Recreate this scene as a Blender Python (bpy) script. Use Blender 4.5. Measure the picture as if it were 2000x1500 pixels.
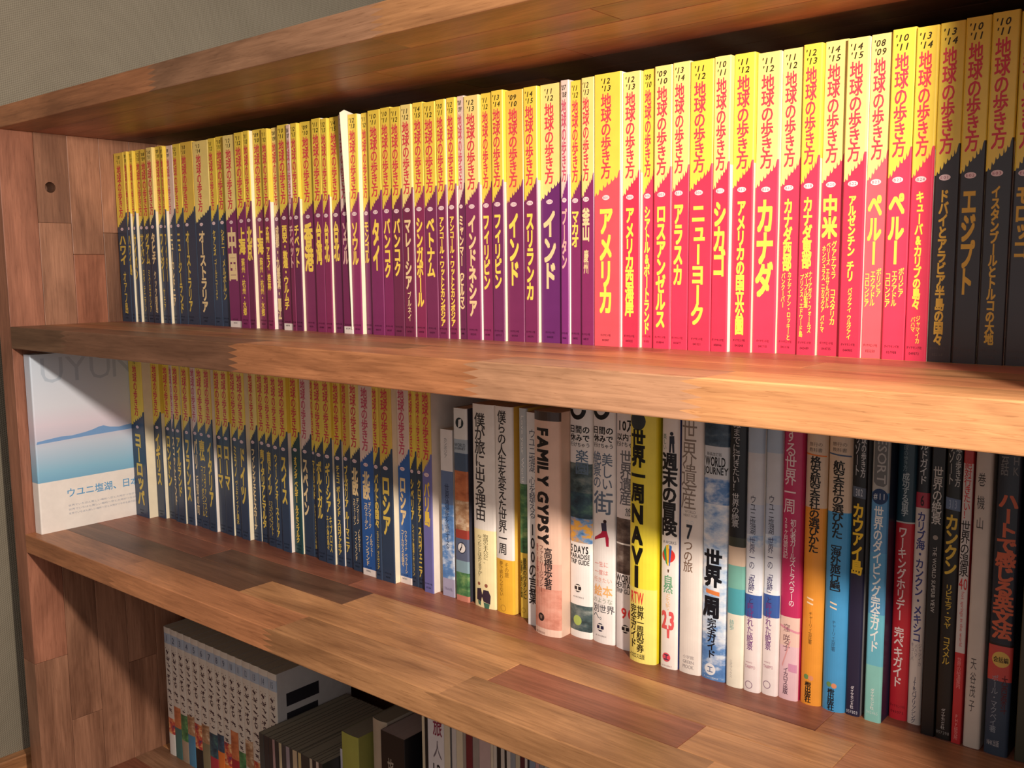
import bpy, bmesh, math, random
import numpy as np
from mathutils import Matrix, Vector

random.seed(7)
sc = bpy.context.scene
for o in list(bpy.data.objects): bpy.data.objects.remove(o)
COL = sc.collection
ZB = 0.660            # top of the board under the upper row, above the floor
MM = 0.001

# ------------------------------------------------------------------ camera
def rotm(y, p, r):
    Rz = Matrix.Rotation(y, 3, 'Z'); Rx = Matrix.Rotation(p, 3, 'X'); Ry = Matrix.Rotation(r, 3, 'Y')
    return Rz @ Rx @ Ry
R = rotm(0.7004, -0.1201, 0.0097)
cd = bpy.data.cameras.new('camera'); cam = bpy.data.objects.new('camera', cd); COL.objects.link(cam)
right, fwd, up = R.col[0], R.col[1], R.col[2]
m3 = Matrix((right, up, -fwd)).transposed()
cam.matrix_world = Matrix.Translation((1.1707, -0.479, 0.0621 + ZB)) @ m3.to_4x4()
cd.sensor_width = 36; cd.lens = 1869.5 / 2000 * 36; cd.clip_start = 0.01
sc.camera = cam

# ------------------------------------------------------------------ light
w = bpy.data.worlds.new('room_light'); sc.world = w; w.use_nodes = True
bg = w.node_tree.nodes['Background']
bg.inputs[0].default_value = (1.0, 0.95, 0.93, 1); bg.inputs[1].default_value = 0.70
ld = bpy.data.lights.new('reading_lamp_offscreen', 'SPOT'); lo = bpy.data.objects.new('reading_lamp_offscreen', ld); COL.objects.link(lo)
lo.location = (1.32, -0.2865, 0.2265 + ZB)
aim = Vector((-0.10, -0.04, ZB + 0.15)) - lo.location
lo.rotation_euler = aim.to_track_quat('-Z', 'Y').to_euler()
ld.energy = 53; ld.color = (1.0, 0.86, 0.75); ld.shadow_soft_size = 0.022
ld.spot_size = math.radians(132); ld.spot_blend = 1.0
sc.view_settings.view_transform = 'Standard'; sc.view_settings.look = 'None'
sc.view_settings.gamma = 1; sc.view_settings.use_curve_mapping = False
sc.view_settings.exposure = 0.0

# ------------------------------------------------------------------ materials
def lin(c):
    return tuple(((v / 255) / 12.92 if v / 255 <= .04045 else ((v / 255 + .055) / 1.055) ** 2.4) for v in c) + (1.0,)
MATS = {}
def newmat(name, rough=.5, spec=.5):
    m = bpy.data.materials.new(name); m.use_nodes = True
    b = m.node_tree.nodes['Principled BSDF']
    b.inputs['Roughness'].default_value = rough; b.inputs['Specular IOR Level'].default_value = spec
    return m, m.node_tree, b
def ink(c):
    k = ('ink', c)
    if k not in MATS:
        m, t, b = newmat('ink', .45, .3); b.inputs['Base Color'].default_value = lin(c); MATS[k] = m
    return MATS[k]
def paper(c, rough=.38, coat=.0):
    """printed laminate: flat colour with a faint mottling and wear"""
    k = ('paper', c, rough)
    if k in MATS: return MATS[k]
    m, t, b = newmat('printed_card', rough, .45)
    n = t.nodes; l = t.links
    tc = n.new('ShaderNodeTexCoord'); no = n.new('ShaderNodeTexNoise'); no.inputs['Scale'].default_value = 90; no.inputs['Detail'].default_value = 4
    l.new(tc.outputs['Object'], no.inputs['Vector'])
    mx = n.new('ShaderNodeMix'); mx.data_type = 'RGBA'
    a = lin(c); mx.inputs['A'].default_value = tuple(v * .88 for v in a[:3]) + (1,); mx.inputs['B'].default_value = tuple(min(1, v * 1.08) for v in a[:3]) + (1,)
    l.new(no.outputs['Fac'], mx.inputs['Factor']); l.new(mx.outputs['Result'], b.inputs['Base Color'])
    MATS[k] = m; return m
PHOTO = {  # printed photographs on spines: colour ramps over noise
 'sky': [(0.30, (60, 100, 160)), (0.48, (95, 140, 195)), (0.60, (215, 225, 235)), (.8, (240, 240, 240))],
 'sky2': [(0.30, (90, 140, 200)), (0.45, (190, 210, 230)), (0.60, (238, 240, 242)), (.8, (240, 240, 240))],
 'dark_navy': [(0.3, (24, 34, 48)), (.55, (60, 84, 105)), (.75, (120, 135, 145)), (.9, (150, 160, 165))],
 'orange': [(0.3, (150, 80, 50)), (.5, (190, 110, 70)), (.7, (205, 130, 85)), (.9, (215, 150, 110))],
 'sand': [(0.3, (110, 70, 50)), (.5, (170, 130, 95)), (.62, (205, 180, 150)), (.8, (150, 60, 50))],
 'leaf': [(0.3, (40, 70, 45)), (.5, (70, 120, 75)), (.62, (120, 155, 95)), (.8, (175, 185, 130))],
 'brick': [(0.3, (190, 120, 100)), (.5, (214, 150, 130)), (.7, (222, 165, 145)), (.9, (226, 180, 160))],
 'lake': [(0.3, (30, 40, 42)), (.48, (70, 90, 92)), (.62, (120, 130, 125)), (.8, (175, 185, 180))],
 'lake2': [(0.3, (25, 38, 52)), (.5, (50, 80, 92)), (.65, (80, 120, 105)), (.85, (150, 165, 150))],
 'flower': [(0.36, (60, 110, 170)), (.46, (120, 160, 200)), (.54, (225, 165, 60)), (.7, (235, 190, 90))],
 'temple': [(0.3, (35, 28, 28)), (.5, (90, 74, 68)), (.65, (130, 115, 105)), (.85, (170, 165, 160))],
 'comic': [(0.3, (30, 60, 95)), (.45, (180, 60, 50)), (.56, (215, 165, 110)), (.75, (225, 215, 200))],
}
def photo(key):
    if key in MATS: return MATS[key]
    m, t, b = newmat('printed_photo_' + key, .35, .45); n = t.nodes; l = t.links
    tc = n.new('ShaderNodeTexCoord'); no = n.new('ShaderNodeTexNoise'); no.inputs['Scale'].default_value = 75 if key != 'sky' else 45; no.inputs['Detail'].default_value = 5; no.inputs['Roughness'].default_value = .62
    mp = n.new('ShaderNodeMapping'); mp.inputs['Scale'].default_value = (.8, 1, 1.5)
    l.new(tc.outputs['Object'], mp.inputs['Vector']); l.new(mp.outputs['Vector'], no.inputs['Vector'])
    r = n.new('ShaderNodeValToRGB'); e = r.color_ramp.elements
    for i, (p, c) in enumerate(PHOTO[key]):
        el = e[i] if i < 2 else e.new(p)
        el.position = p; el.color = lin(c)
    l.new(no.outputs['Fac'], r.inputs['Fac']); l.new(r.outputs['Color'], b.inputs['Base Color'])
    MATS[key] = m; return m
def cmat(c): return photo(c) if isinstance(c, str) else paper(c)

def wood(axis):
    k = ('wood', axis)
    if k in MATS: return MATS[k]
    m, t, b = newmat('oiled_acacia', .42, .4); n = t.nodes; l = t.links
    tc = n.new('ShaderNodeTexCoord'); oi = n.new('ShaderNodeObjectInfo')
    add = n.new('ShaderNodeVectorMath'); add.operation = 'MULTIPLY_ADD'
    l.new(oi.outputs['Random'], add.inputs[0]); add.inputs[1].default_value = (3.1, 5.7, 4.3); l.new(tc.outputs['Object'], add.inputs[2])
    def noise(scale, detail, s):
        mp = n.new('ShaderNodeMapping'); v = [s, s, s]; v[axis] = 1.0; mp.inputs['Scale'].default_value = v
        no = n.new('ShaderNodeTexNoise'); no.inputs['Scale'].default_value = scale; no.inputs['Detail'].default_value = detail; no.inputs['Roughness'].default_value = .6; no.inputs['Distortion'].default_value = .6
        l.new(add.outputs[0], mp.inputs['Vector']); l.new(mp.outputs['Vector'], no.inputs['Vector']); return no
    big = noise(5, 4, 5); fine = noise(16, 7, 26); pore = noise(60, 3, 14)
    r1 = n.new('ShaderNodeValToRGB'); r1.color_ramp.elements[0].position = .32; r1.color_ramp.elements[0].color = (.52, .46, .42, 1); r1.color_ramp.elements[1].position = .66; r1.color_ramp.elements[1].color = (1.22, 1.2, 1.16, 1)
    l.new(big.outputs['Fac'], r1.inputs['Fac'])
    r2 = n.new('ShaderNodeValToRGB'); r2.color_ramp.elements[0].position = .3; r2.color_ramp.elements[0].color = (.78, .75, .73, 1); r2.color_ramp.elements[1].position = .62; r2.color_ramp.elements[1].color = (1.1, 1.1, 1.1, 1)
    l.new(fine.outputs['Fac'], r2.inputs['Fac'])
    r3 = n.new('ShaderNodeValToRGB'); r3.color_ramp.elements[0].position = .30; r3.color_ramp.elements[0].color = (.76, .72, .68, 1); r3.color_ramp.elements[1].position = .42; r3.color_ramp.elements[1].color = (1, 1, 1, 1)
    l.new(pore.outputs['Fac'], r3.inputs['Fac'])
    def mul(a, c):
        x = n.new('ShaderNodeMix'); x.data_type = 'RGBA'; x.blend_type = 'MULTIPLY'; x.inputs['Factor'].default_value = 1; l.new(a, x.inputs['A']); l.new(c, x.inputs['B']); return x.outputs['Result']
    c = mul(mul(mul(oi.outputs['Color'], r1.outputs['Color']), r2.outputs['Color']), r3.outputs['Color'])
    l.new(c, b.inputs['Base Color'])
    bp = n.new('ShaderNodeBump'); bp.inputs['Strength'].default_value = .12; bp.inputs['Distance'].default_value = .0006
    l.new(fine.outputs['Fac'], bp.inputs['Height']); l.new(bp.outputs['Normal'], b.inputs['Normal'])
    MATS[k] = m; return m
def glue():
    if 'glue' not in MATS:
        m, t, b = newmat('dark_glue_line', .7, .2); b.inputs['Base Color'].default_value = (.09, .045, .025, 1); MATS['glue'] = m
    return MATS['glue']
def fabric_wall():
    m, t, b = newmat('woven_wallpaper', .85, .15); n = t.nodes; l = t.links
    tc = n.new('ShaderNodeTexCoord')
    wv = []
    for rot in ((0.6, .7, .785), (-.6, -.7, -.785)):
        mp = n.new('ShaderNodeMapping'); mp.inputs['Rotation'].default_value = rot; l.new(tc.outputs['Object'], mp.inputs['Vector'])
        wa = n.new('ShaderNodeTexWave'); wa.inputs['Scale'].default_value = 150; wa.inputs['Distortion'].default_value = 1.2; wa.inputs['Detail'].default_value = 2; l.new(mp.outputs['Vector'], wa.inputs['Vector']); wv.append(wa)
    no = n.new('ShaderNodeTexNoise'); no.inputs['Scale'].default_value = 14; no.inputs['Detail'].default_value = 5; l.new(tc.outputs['Object'], no.inputs['Vector'])
    ad = n.new('ShaderNodeMath'); ad.operation = 'ADD'; l.new(wv[0].outputs['Fac'], ad.inputs[0]); l.new(wv[1].outputs['Fac'], ad.inputs[1])
    ad2 = n.new('ShaderNodeMath'); ad2.operation = 'MULTIPLY_ADD'; l.new(no.outputs['Fac'], ad2.inputs[0]); ad2.inputs[1].default_value = 1.2; l.new(ad.outputs[0], ad2.inputs[2])
    r = n.new('ShaderNodeValToRGB'); r.color_ramp.elements[0].position = .2; r.color_ramp.elements[0].color = lin((112, 104, 88)); r.color_ramp.elements[1].position = 1; r.color_ramp.elements[1].color = lin((142, 133, 115))
    dv = n.new('ShaderNodeMath'); dv.operation = 'MULTIPLY'; dv.inputs[1].default_value = .4; l.new(ad2.outputs[0], dv.inputs[0])
    l.new(dv.outputs[0], r.inputs['Fac']); l.new(r.outputs['Color'], b.inputs['Base Color'])
    bp = n.new('ShaderNodeBump'); bp.inputs['Strength'].default_value = .3; bp.inputs['Distance'].default_value = .0008; l.new(ad.outputs[0], bp.inputs['Height']); l.new(bp.outputs['Normal'], b.inputs['Normal'])
    return m
def pages_mat(c=(226, 214, 188)):
    k = ('pages', c)
    if k in MATS: return MATS[k]
    m, t, b = newmat('page_edges', .8, .1); n = t.nodes; l = t.links
    tc = n.new('ShaderNodeTexCoord'); mp = n.new('ShaderNodeMapping'); mp.inputs['Scale'].default_value = (2600, 3, 3); l.new(tc.outputs['Object'], mp.inputs['Vector'])
    no = n.new('ShaderNodeTexNoise'); no.inputs['Scale'].default_value = 1; no.inputs['Detail'].default_value = 1; l.new(mp.outputs['Vector'], no.inputs['Vector'])
    mx = n.new('ShaderNodeMix'); mx.data_type = 'RGBA'; a = lin(c); mx.inputs['A'].default_value = tuple(v * .7 for v in a[:3]) + (1,); mx.inputs['B'].default_value = a
    l.new(no.outputs['Fac'], mx.inputs['Factor']); l.new(mx.outputs['Result'], b.inputs['Base Color'])
    MATS[k] = m; return m

# ------------------------------------------------------------------ object helpers
def obj(name, me, parent=None, loc=(0, 0, 0)):
    o = bpy.data.objects.new(name, me); COL.objects.link(o); o.location = loc
    if parent is not None: o.parent = parent
    return o
def mesh(name, V, F, mats, idx=None, smooth=None):
    me = bpy.data.meshes.new(name); me.from_pydata(V, [], F)
    for m in mats: me.materials.append(m)
    if idx is not None: me.polygons.foreach_set('material_index', idx)
    if smooth is not None: me.polygons.foreach_set('use_smooth', smooth)
    me.update(); return me
def tag(o, label=None, cat=None, group=None, kind=None):
    for k, v in (('label', label), ('category', cat), ('group', group), ('kind', kind)):
        if v: o[k] = v
    return o
def empty(name, loc):
    o = bpy.data.objects.new(name, None); COL.objects.link(o); o.location = loc; o.empty_display_size = .02; return o
def box_mesh(name, x0, x1, y0, y1, z0, z1, mat, bevel=0):
    bm = bmesh.new(); bmesh.ops.create_cube(bm, size=1)
    for v in bm.verts: v.co = ((x0 + x1) / 2 + v.co.x * (x1 - x0), (y0 + y1) / 2 + v.co.y * (y1 - y0), (z0 + z1) / 2 + v.co.z * (z1 - z0))
    if bevel: bmesh.ops.bevel(bm, geom=list(bm.edges), offset=bevel, segments=2, affect='EDGES', profile=.5)
    me = bpy.data.meshes.new(name); bm.to_mesh(me); bm.free(); me.materials.append(mat); return me

# ------------------------------------------------------------------ lettering: glyphs from the built-in font, placed one by one
GL = {}
def glyph(ch):
    if ch in GL: return GL[ch]
    cu = bpy.data.curves.new('g', 'FONT'); cu.body = ch; cu.size = 1; cu.resolution_u = 2; cu.fill_mode = 'FRONT'
    o = bpy.data.objects.new('g', cu); COL.objects.link(o); bpy.context.view_layer.update()
    me = bpy.data.meshes.new_from_object(o.evaluated_get(bpy.context.evaluated_depsgraph_get()))
    me.calc_loop_triangles()
    V = np.array([v.co[:2] for v in me.vertices], float).reshape(-1, 2); F = np.array([t.vertices[:] for t in me.loop_triangles], int).reshape(-1, 3)
    bpy.data.objects.remove(o); bpy.data.curves.remove(cu); bpy.data.meshes.remove(me)
    GL[ch] = (V, F); return GL[ch]
class Print:
    """flat print on a surface: collects polygons in (u, v) millimetres with a lift, then maps them to 3-D"""
    def __init__(s): s.V = []; s.F = []; s.M = []; s.mats = []; s.n = 0; s.lift = []
    def mi(s, c):
        m = ink(c)
        if m not in s.mats: s.mats.append(m)
        return s.mats.index(m)
    def add(s, V, F, c, lift):
        V = np.asarray(V, float); s.V.append(V); s.lift.append(np.full(len(V), lift)); s.F += [tuple(int(i) + s.n for i in f) for f in F]; s.M += [s.mi(c)] * len(F); s.n += len(V)
    def stamp(s, V, F, c, bold, w, h):
        if bold > 0:
            d = .036 * bold
            offs = [(-d, -d), (d, -d), (-d, d), (d, d)]
            if bold > .7: d *= 1.25; offs = [(-d, -d), (d, -d), (-d, d), (d, d), (0, 0), (d, 0), (-d, 0)]
        else: offs = [(0, 0)]
        for k, (a, b) in enumerate(offs): s.add(V + np.array([a * w, b * h]), F, c, .10 + .012 * k)
    def vert(s, text, uc, top, bot, w, c, bold=0, slant=0):
        n = len(text)
        if not n: return
        # spaces count half a cell
        cells = [.5 if ch == ' ' else 1 for ch in text]; H = (top - bot) / sum(cells); z = top
        for ch, cl in zip(text, cells):
            zc = z - H * cl / 2; z -= H * cl
            if ch == ' ': continue
            V, F = glyph(ch)
            if not len(V): continue
            if ch.isascii() or ch in '一': g = V - (V.min(0) + V.max(0)) / 2
            else: g = V - np.array([.5, .36])
            if ch in 'ー（）［］「」～': g = np.stack([g[:, 1], -g[:, 0]], 1)
            if ch in 'ィャュョッァェォヵヶ': g = g + np.array([.08, .1])
            k = 1.14
            P = np.stack([uc + g[:, 0] * w * k + g[:, 1] * w * slant, zc + g[:, 1] * H * k], 1)
            s.stamp(P, F, c, bold, w, H)
    def line(s, text, uc, top, bot, w, c, bold=0, rot=False, slant=0):
        x = 0; parts = []
        for ch in text:
            if ch == ' ': x += .28; continue
            V, F = glyph(ch)
            if not len(V): continue
            if ch.isascii():
                g = V - np.array([V[:, 0].min(), 0]); adv = g[:, 0].max() + .07 + .085 * bold
                if ch.isdigit(): g = g + np.array([(.58 - g[:, 0].max()) / 2, 0]); adv = .57 + .05 * bold
            else: g = V.copy(); adv = 1.0
            parts.append((g + np.array([x, 0]), F)); x += adv
        if not parts: return
        A = np.concatenate([p[0] for p in parts]); lo = A.min(0); hi = A.max(0)
        if any(ch.isdigit() for ch in text): lo[0] = 0; hi[0] = x - .04
        sz = np.maximum(hi - lo, 1e-4)
        if len(text) == 1 and text in 'I1' : pass
        for g, F in parts:
            q = (g - lo) / sz - .5          # -.5..+.5 both
            if not rot:
                P = np.stack([uc + q[:, 0] * w + q[:, 1] * slant * (top - bot), (top + bot) / 2 + q[:, 1] * (top - bot)], 1)
                em = (w / sz[0], (top - bot) / sz[1])
            else:
                P = np.stack([uc + q[:, 1] * w, (top + bot) / 2 - q[:, 0] * (top - bot)], 1)
                em = (w / sz[1], (top - bot) / sz[0])
            s.stamp(P, F, c, bold, em[0], em[1])
    def poly(s, pts, c, lift=.06): s.add(pts, [tuple(range(len(pts)))], c, lift)
    def disc(s, u, v, r, c, lift=.07, ru=None):
        a = np.linspace(0, 2 * math.pi, 21)[:-1]; s.poly(np.stack([u + (ru or r) * np.cos(a), v + r * np.sin(a)], 1), c, lift)
    def ring(s, u, v, r, c, th=.18, a0=0, a1=2 * math.pi):
        n = 24; a = np.linspace(a0, a1, n + 1); V = np.concatenate([np.stack([u + r * np.cos(a), v + r * np.sin(a)], 1), np.stack([u + r * (1 - th) * np.cos(a), v + r * (1 - th) * np.sin(a)], 1)])
        s.add(V, [(i, i + 1, n + 2 + i, n + 1 + i) for i in range(n)], c, .08)
    def build(s, name, parent, fn, cuts=None):
        if not s.n: return None
        V = np.concatenate(s.V); L = np.concatenate(s.lift)
        if cuts is not None:                            # slice the print so that it follows the curved spine
            bm = bmesh.new(); lay = bm.verts.layers.float.new('lift')
            vs = []
            for (a, b), q in zip(V.tolist(), L.tolist()):
                v = bm.verts.new((a, q, b)); vs.append(v)
            for f, mi in zip(s.F, s.M):
                try: fc = bm.faces.new([vs[i] for i in f]); fc.material_index = mi
                except ValueError: pass
            for c in cuts: bmesh.ops.bisect_plane(bm, geom=bm.verts[:] + bm.edges[:] + bm.faces[:], plane_co=(float(c), 0, 0), plane_no=(1, 0, 0), dist=1e-6)
            bm.verts.index_update(); V = np.array([(v.co.x, v.co.z) for v in bm.verts]); L = np.array([v.co.y for v in bm.verts])
            F = [tuple(v.index for v in f.verts) for f in bm.faces]; M = [f.material_index for f in bm.faces]; bm.free()
            return obj(name, mesh(name, (fn(V[:, 0], V[:, 1], L) * MM).tolist(), F, s.mats, M), parent)
        P = fn(V[:, 0], V[:, 1], L) * MM
        me = mesh(name, P.tolist(), s.F, s.mats, s.M)
        return obj(name, me, parent)

# ------------------------------------------------------------------ book bodies (millimetres, local: x 0..w, y 0 front .. D back, z 0..h)
SEC = [None]
def section(wd, r, b, nflat):
    """x positions and forward depth of a spine with corner radius r and bulge b"""
    r = min(r, wd * .32)
    def dep(x):
        x = np.clip(x, 0, wd); e = np.minimum(x, wd - x)
        d = np.where(e < r, r - np.sqrt(np.maximum(r * r - (r - e) ** 2, 0)), 0.0)
        return d + b * (2 * x / wd - 1) ** 2
    cs = [r * (1 - math.cos(a)) for a in (0, math.pi / 6, math.pi / 3, math.pi / 2)]
    xs = cs + [r + (wd - 2 * r) * k / nflat for k in range(1, nflat)] + [wd - c for c in reversed(cs)]
    xs = np.array(xs); dv = dep(xs)
    return xs, (lambda x: np.interp(x, xs, dv)), r
def shell(wd, D, h, r, b, zcuts, col_of, side_of, jag=None):
    """card cover wrapped round the spine. zcuts: sorted z levels; col_of(k,z) material index for spine cell; jag: list of (x, z) dividing the flat front"""
    nflat = 1 if jag else (8 if b > 0 else 2)
    xs, dep, r = section(wd, r, b, nflat); th = .35
    outer = [(0.0, D)] + [(x, float(dep(np.array(x)))) for x in xs] + [(wd, D)]
    V = []; F = []; M = []
    nseg = len(outer) - 1
    for k in range(nseg):
        (xa, ya), (xb, yb) = outer[k], outer[k + 1]
        if jag and k == 4:                              # the flat front with the jagged colour change
            J = [(x, z) for x, z in jag]
            i0 = len(V); V += [(x, ya, z) for x, z in J]; n = len(J)
            V += [(xa, ya, h), (xb, ya, h), (xa, ya, 0), (xb, ya, 0)]
            F.append(tuple(range(i0, i0 + n)) + (i0 + n + 1, i0 + n)); M.append(0)
            lowcuts = [z for z in zcuts.get('low', [])]
            if lowcuts:
                z1 = lowcuts[0]; V += [(xa, ya, z1), (xb, ya, z1)]
                F.append((i0 + n + 4, i0 + n + 5) + tuple(range(i0 + n - 1, i0 - 1, -1))); M.append(1)
                F.append((i0 + n + 2, i0 + n + 3, i0 + n + 5, i0 + n + 4)); M.append(3)
            else:
                F.append((i0 + n + 2, i0 + n + 3) + tuple(range(i0 + n - 1, i0 - 1, -1))); M.append(1)
            continue
        zs = zcuts[k] if isinstance(zcuts, dict) and k in zcuts else (zcuts['all'] if isinstance(zcuts, dict) else zcuts)
        for za, zb_ in zip(zs[:-1], zs[1:]):
            i0 = len(V); V += [(xa, ya, za), (xb, yb, za), (xb, yb, zb_), (xa, ya, zb_)]; F.append((i0, i0 + 1, i0 + 2, i0 + 3))
            zm = (za + zb_) / 2
            M.append(side_of(k, zm) if k in (0, nseg - 1) else col_of(k, zm))
    # inner skin and rims so that the cover has thickness
    inner = [(th, D)] + [(min(max(x, th), wd - th), y + th) for x, y in outer[1:-1]] + [(wd - th, D)]
    for k in range(nseg):
        (xa, ya), (xb, yb) = outer[k], outer[k + 1]; (ia, ja), (ib, jb) = inner[k], inner[k + 1]
        for z, fl in ((0.0, 1), (h, 0)):
            i0 = len(V); V += [(xa, ya, z), (xb, yb, z), (ib, jb, z), (ia, ja, z)]
            F.append((i0 + 3, i0 + 2, i0 + 1, i0) if fl else (i0, i0 + 1, i0 + 2, i0 + 3)); M.append(2)
    for k in (0, nseg):
        (xa, ya), (ia, ja) = outer[k], inner[k]; i0 = len(V); V += [(xa, ya, 0), (ia, ja, 0), (ia, ja, h), (xa, ya, h)]; F.append((i0, i0 + 1, i0 + 2, i0 + 3)); M.append(2)
    SEC[0] = xs
    return [(x * MM, y * MM, z * MM) for x, y, z in V], F, M, dep, r
def page_block(parent, wd, D, h, r, b, c=(226, 214, 188)):
    a = .4; y0 = b + r * .4 + .5
    me = box_mesh('page_block', a * MM, (wd - a) * MM, y0 * MM, (D - 1.0) * MM, .15 * MM, (h - .3) * MM, pages_mat(c))
    return obj('page_block', me, parent)

STYLE = {'N': (46, 62, 84), 'P': (120, 46, 86), 'R': (216, 58, 86), 'K': (50, 42, 44), 'B': (118, 116, 178), 'L': (44, 92, 158), 'G': (28, 66, 70)}
STYLE_L = {'R': (228, 88, 98)}
TONE = {'y': (236, 206, 78), 'c': (240, 216, 130), 'p': (226, 200, 184), 'o': (224, 188, 78)}
SNAME = {'N': 'navy', 'P': 'purple', 'R': 'red', 'K': 'black', 'B': 'periwinkle blue', 'L': 'bright blue', 'G': 'dark green'}
JAG = [(0, .440), (.05, .428), (.10, .436), (.15, .434), (.18, .414), (.25, .422), (.31, .419), (.34, .401), (.40, .410), (.47, .407), (.50, .390), (.56, .400), (.64, .396), (.67, .378), (.72, .390), (.79, .385), (.82, .368), (.87, .379), (.92, .374), (.95, .360), (1, .350)]
NUM = {('B01', '12 13'): '042847', ('B02', '12 13'): '041022', ('B03', '09 10'): '058844', ('B15', '13 14'): '043677', ('B06', '11 12'): '041321', ('B11', '10 11'): '058046', ('B13', '11 12'): '041048', ('B16', '11 12'): '041710', ('B17', '11 12'): '041116', ('B18', '12 13'): '042489', ('B20', '14 15'): '044735', ('B22', '14 15'): '044985', ('B23', '08 09'): '055250', ('B23', '10 11'): '057988', ('B24', '13 14'): '049372'}
def guide(g, zs, shelf, label, group, i):
    x0, x1, y, vw, st, tone, years, code, title, t1, wf, extras = g[:12]; flags = g[12] if len(g) > 12 else ''
    wd = x1 - x0; D = 135.0; h = 210.0 + ((i * 37) % 7 - 3) * .25
    vw = min(max(vw, 3.0), wd)
    root = empty('travel_guide', (x0 * MM, y * MM, zs)); tag(root, label, 'book', group)
    base = STYLE[st]
    if 'l' in flags: base = STYLE_L.get(st, base)
    j = ((i * 53) % 11 - 5) / 5
    base = tuple(max(0, min(255, int(v * (1 + .07 * j)))) for v in base)
    if st == 'P': base = (base[0] + (i * 29) % 22 - 8, base[1], base[2] + (i * 17) % 16 - 6 + (18 if i in (44, 45) else 0))
    tn = TONE[tone]; cream = (240, 228, 196) if i % 3 else (236, 226, 214)
    r_ = min(1.1, wd * .32); rr = random.Random(i)
    jag = [(r_ + (wd - 2 * r_) * a, h * (1 - t) + (rr.uniform(-.9, .9) * .6 if 0 < a < 1 else 0)) for a, t in JAG]
    zl, zr = jag[0][1], jag[-1][1]; worn = 7.0 if 'w' in flags else 0
    lc = [worn] if worn else []
    zc = {'all': [0] + lc + [zl, h], 'low': lc}
    for k in range(5, 9): zc[k] = [0] + lc + [zr, h]
    zc[8] = [0, h * .64, h]; zc[0] = [0, h * .64, h]
    def col_of(k, z): return 3 if worn and z < worn else (0 if z > (zl if k < 4 else zr) else 1)
    V, F, M, dep, r = shell(wd, D, h, 1.1, 0, zc, col_of, lambda k, z: (0 if z > h * .64 and i % 4 else 2), jag)
    cov = obj('cover', mesh('cover', V, F, [paper(tn, .34), paper(base, .3), paper(cream, .42), paper((228, 216, 208), .6)], M), root)
    page_block(root, wd, D, h, 1.1, 0)
    fn = lambda u, v, L: np.stack([u, dep(u) - L, v], 1)
    uc = vw * .48
    red = (212, 66, 80) if tone != 'p' else (200, 84, 108)
    p = Print()
    a, b2 = years.split(); wy = min(vw * .62, 9.0); k = min(1.0, vw / 11)
    p.line("'" + a, uc - .3, h * .983, h * .963, wy * .95, (50, 42, 24), .45, slant=.22); p.line("'" + b2, uc + .3, h * .957, h * .937, wy * .95, (50, 42, 24), .45, slant=.22)
    p.build('edition_years', root, fn)
    p = Print(); p.vert('地球の歩き方', uc, h * .926, h * .622, min(vw * .56, 8.6), red, .62); p.build('series_title', root, fn)
    p = Print(); bw = min(vw * .30, 3.4); p.disc(uc, h * .553, min(1.9, vw * .16 + .6), (232, 206, 206), ru=bw); bd = p.build('code_badge', root, fn)
    p = Print(); p.line(code, uc, h * .553 + min(.9, vw * .08 + .25), h * .553 - min(.9, vw * .08 + .25), bw * 1.45, (150, 70, 90), 0); p.build('code', bd, fn)
    tc = {'K': (214, 170, 70), 'N': (214, 184, 84), 'P': (246, 212, 90), 'R': (246, 226, 84)}.get(st, (226, 190, 80))
    if tone in 'cp' and st in 'NPL': tc = (230, 202, 150)
    if 't' in flags: tc = (216, 170, 160)
    p = Print(); p.vert(title, uc, h * .516, h * (1 - t1), min(wf * vw, 15), tc, .95)
    for et, xf, ta, tb, ew in extras: p.vert(et, xf * vw, h * (1 - ta), h * (1 - tb), ew * vw, tc, .5)
    p.build('title', root, fn)
    dk = tuple(int(v * .38) for v in base) if st != 'K' else (84, 70, 66)
    p = Print(); p.line('ダイヤモンド社', uc, h * .046, h * .037, min(vw * .78, 9.5), dk, .2); p.line(NUM.get((code, years), '0%d' % (41000 + (i * 1237) % 17000)), uc, h * .027, h * .019, min(vw * .5, 6.6), dk, .2)
    p.build('publisher_mark', root, fn)
    if 'f' in flags:                                     # torn cover edge standing proud of the spine
        V = [(wd - .6, 2, h * .02), (wd - .6, -1.0, h * .02), (wd - .6, -3.2, h * .55), (wd - .6, -8.5, h * 1.0), (wd - .6, -3, h * 1.015), (wd - .6, 12, h * 1.0), (wd - .6, 12, h * .3)]
        n = len(V); V += [(x + .5, y_, z) for x, y_, z in V]; F = [tuple(range(n)), tuple(range(2 * n - 1, n - 1, -1))] + [(k, (k + 1) % n, n + (k + 1) % n, n + k) for k in range(n)]
        me = mesh('torn_cover', [(a * MM, b_ * MM, c * MM) for a, b_, c in V], F, [paper((240, 230, 205), .5)]); bm = bmesh.new(); bm.from_mesh(me); bmesh.ops.recalc_face_normals(bm, faces=bm.faces[:]); bm.to_mesh(me); bm.free()
        obj('torn_cover', me, root)
    return root

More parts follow.
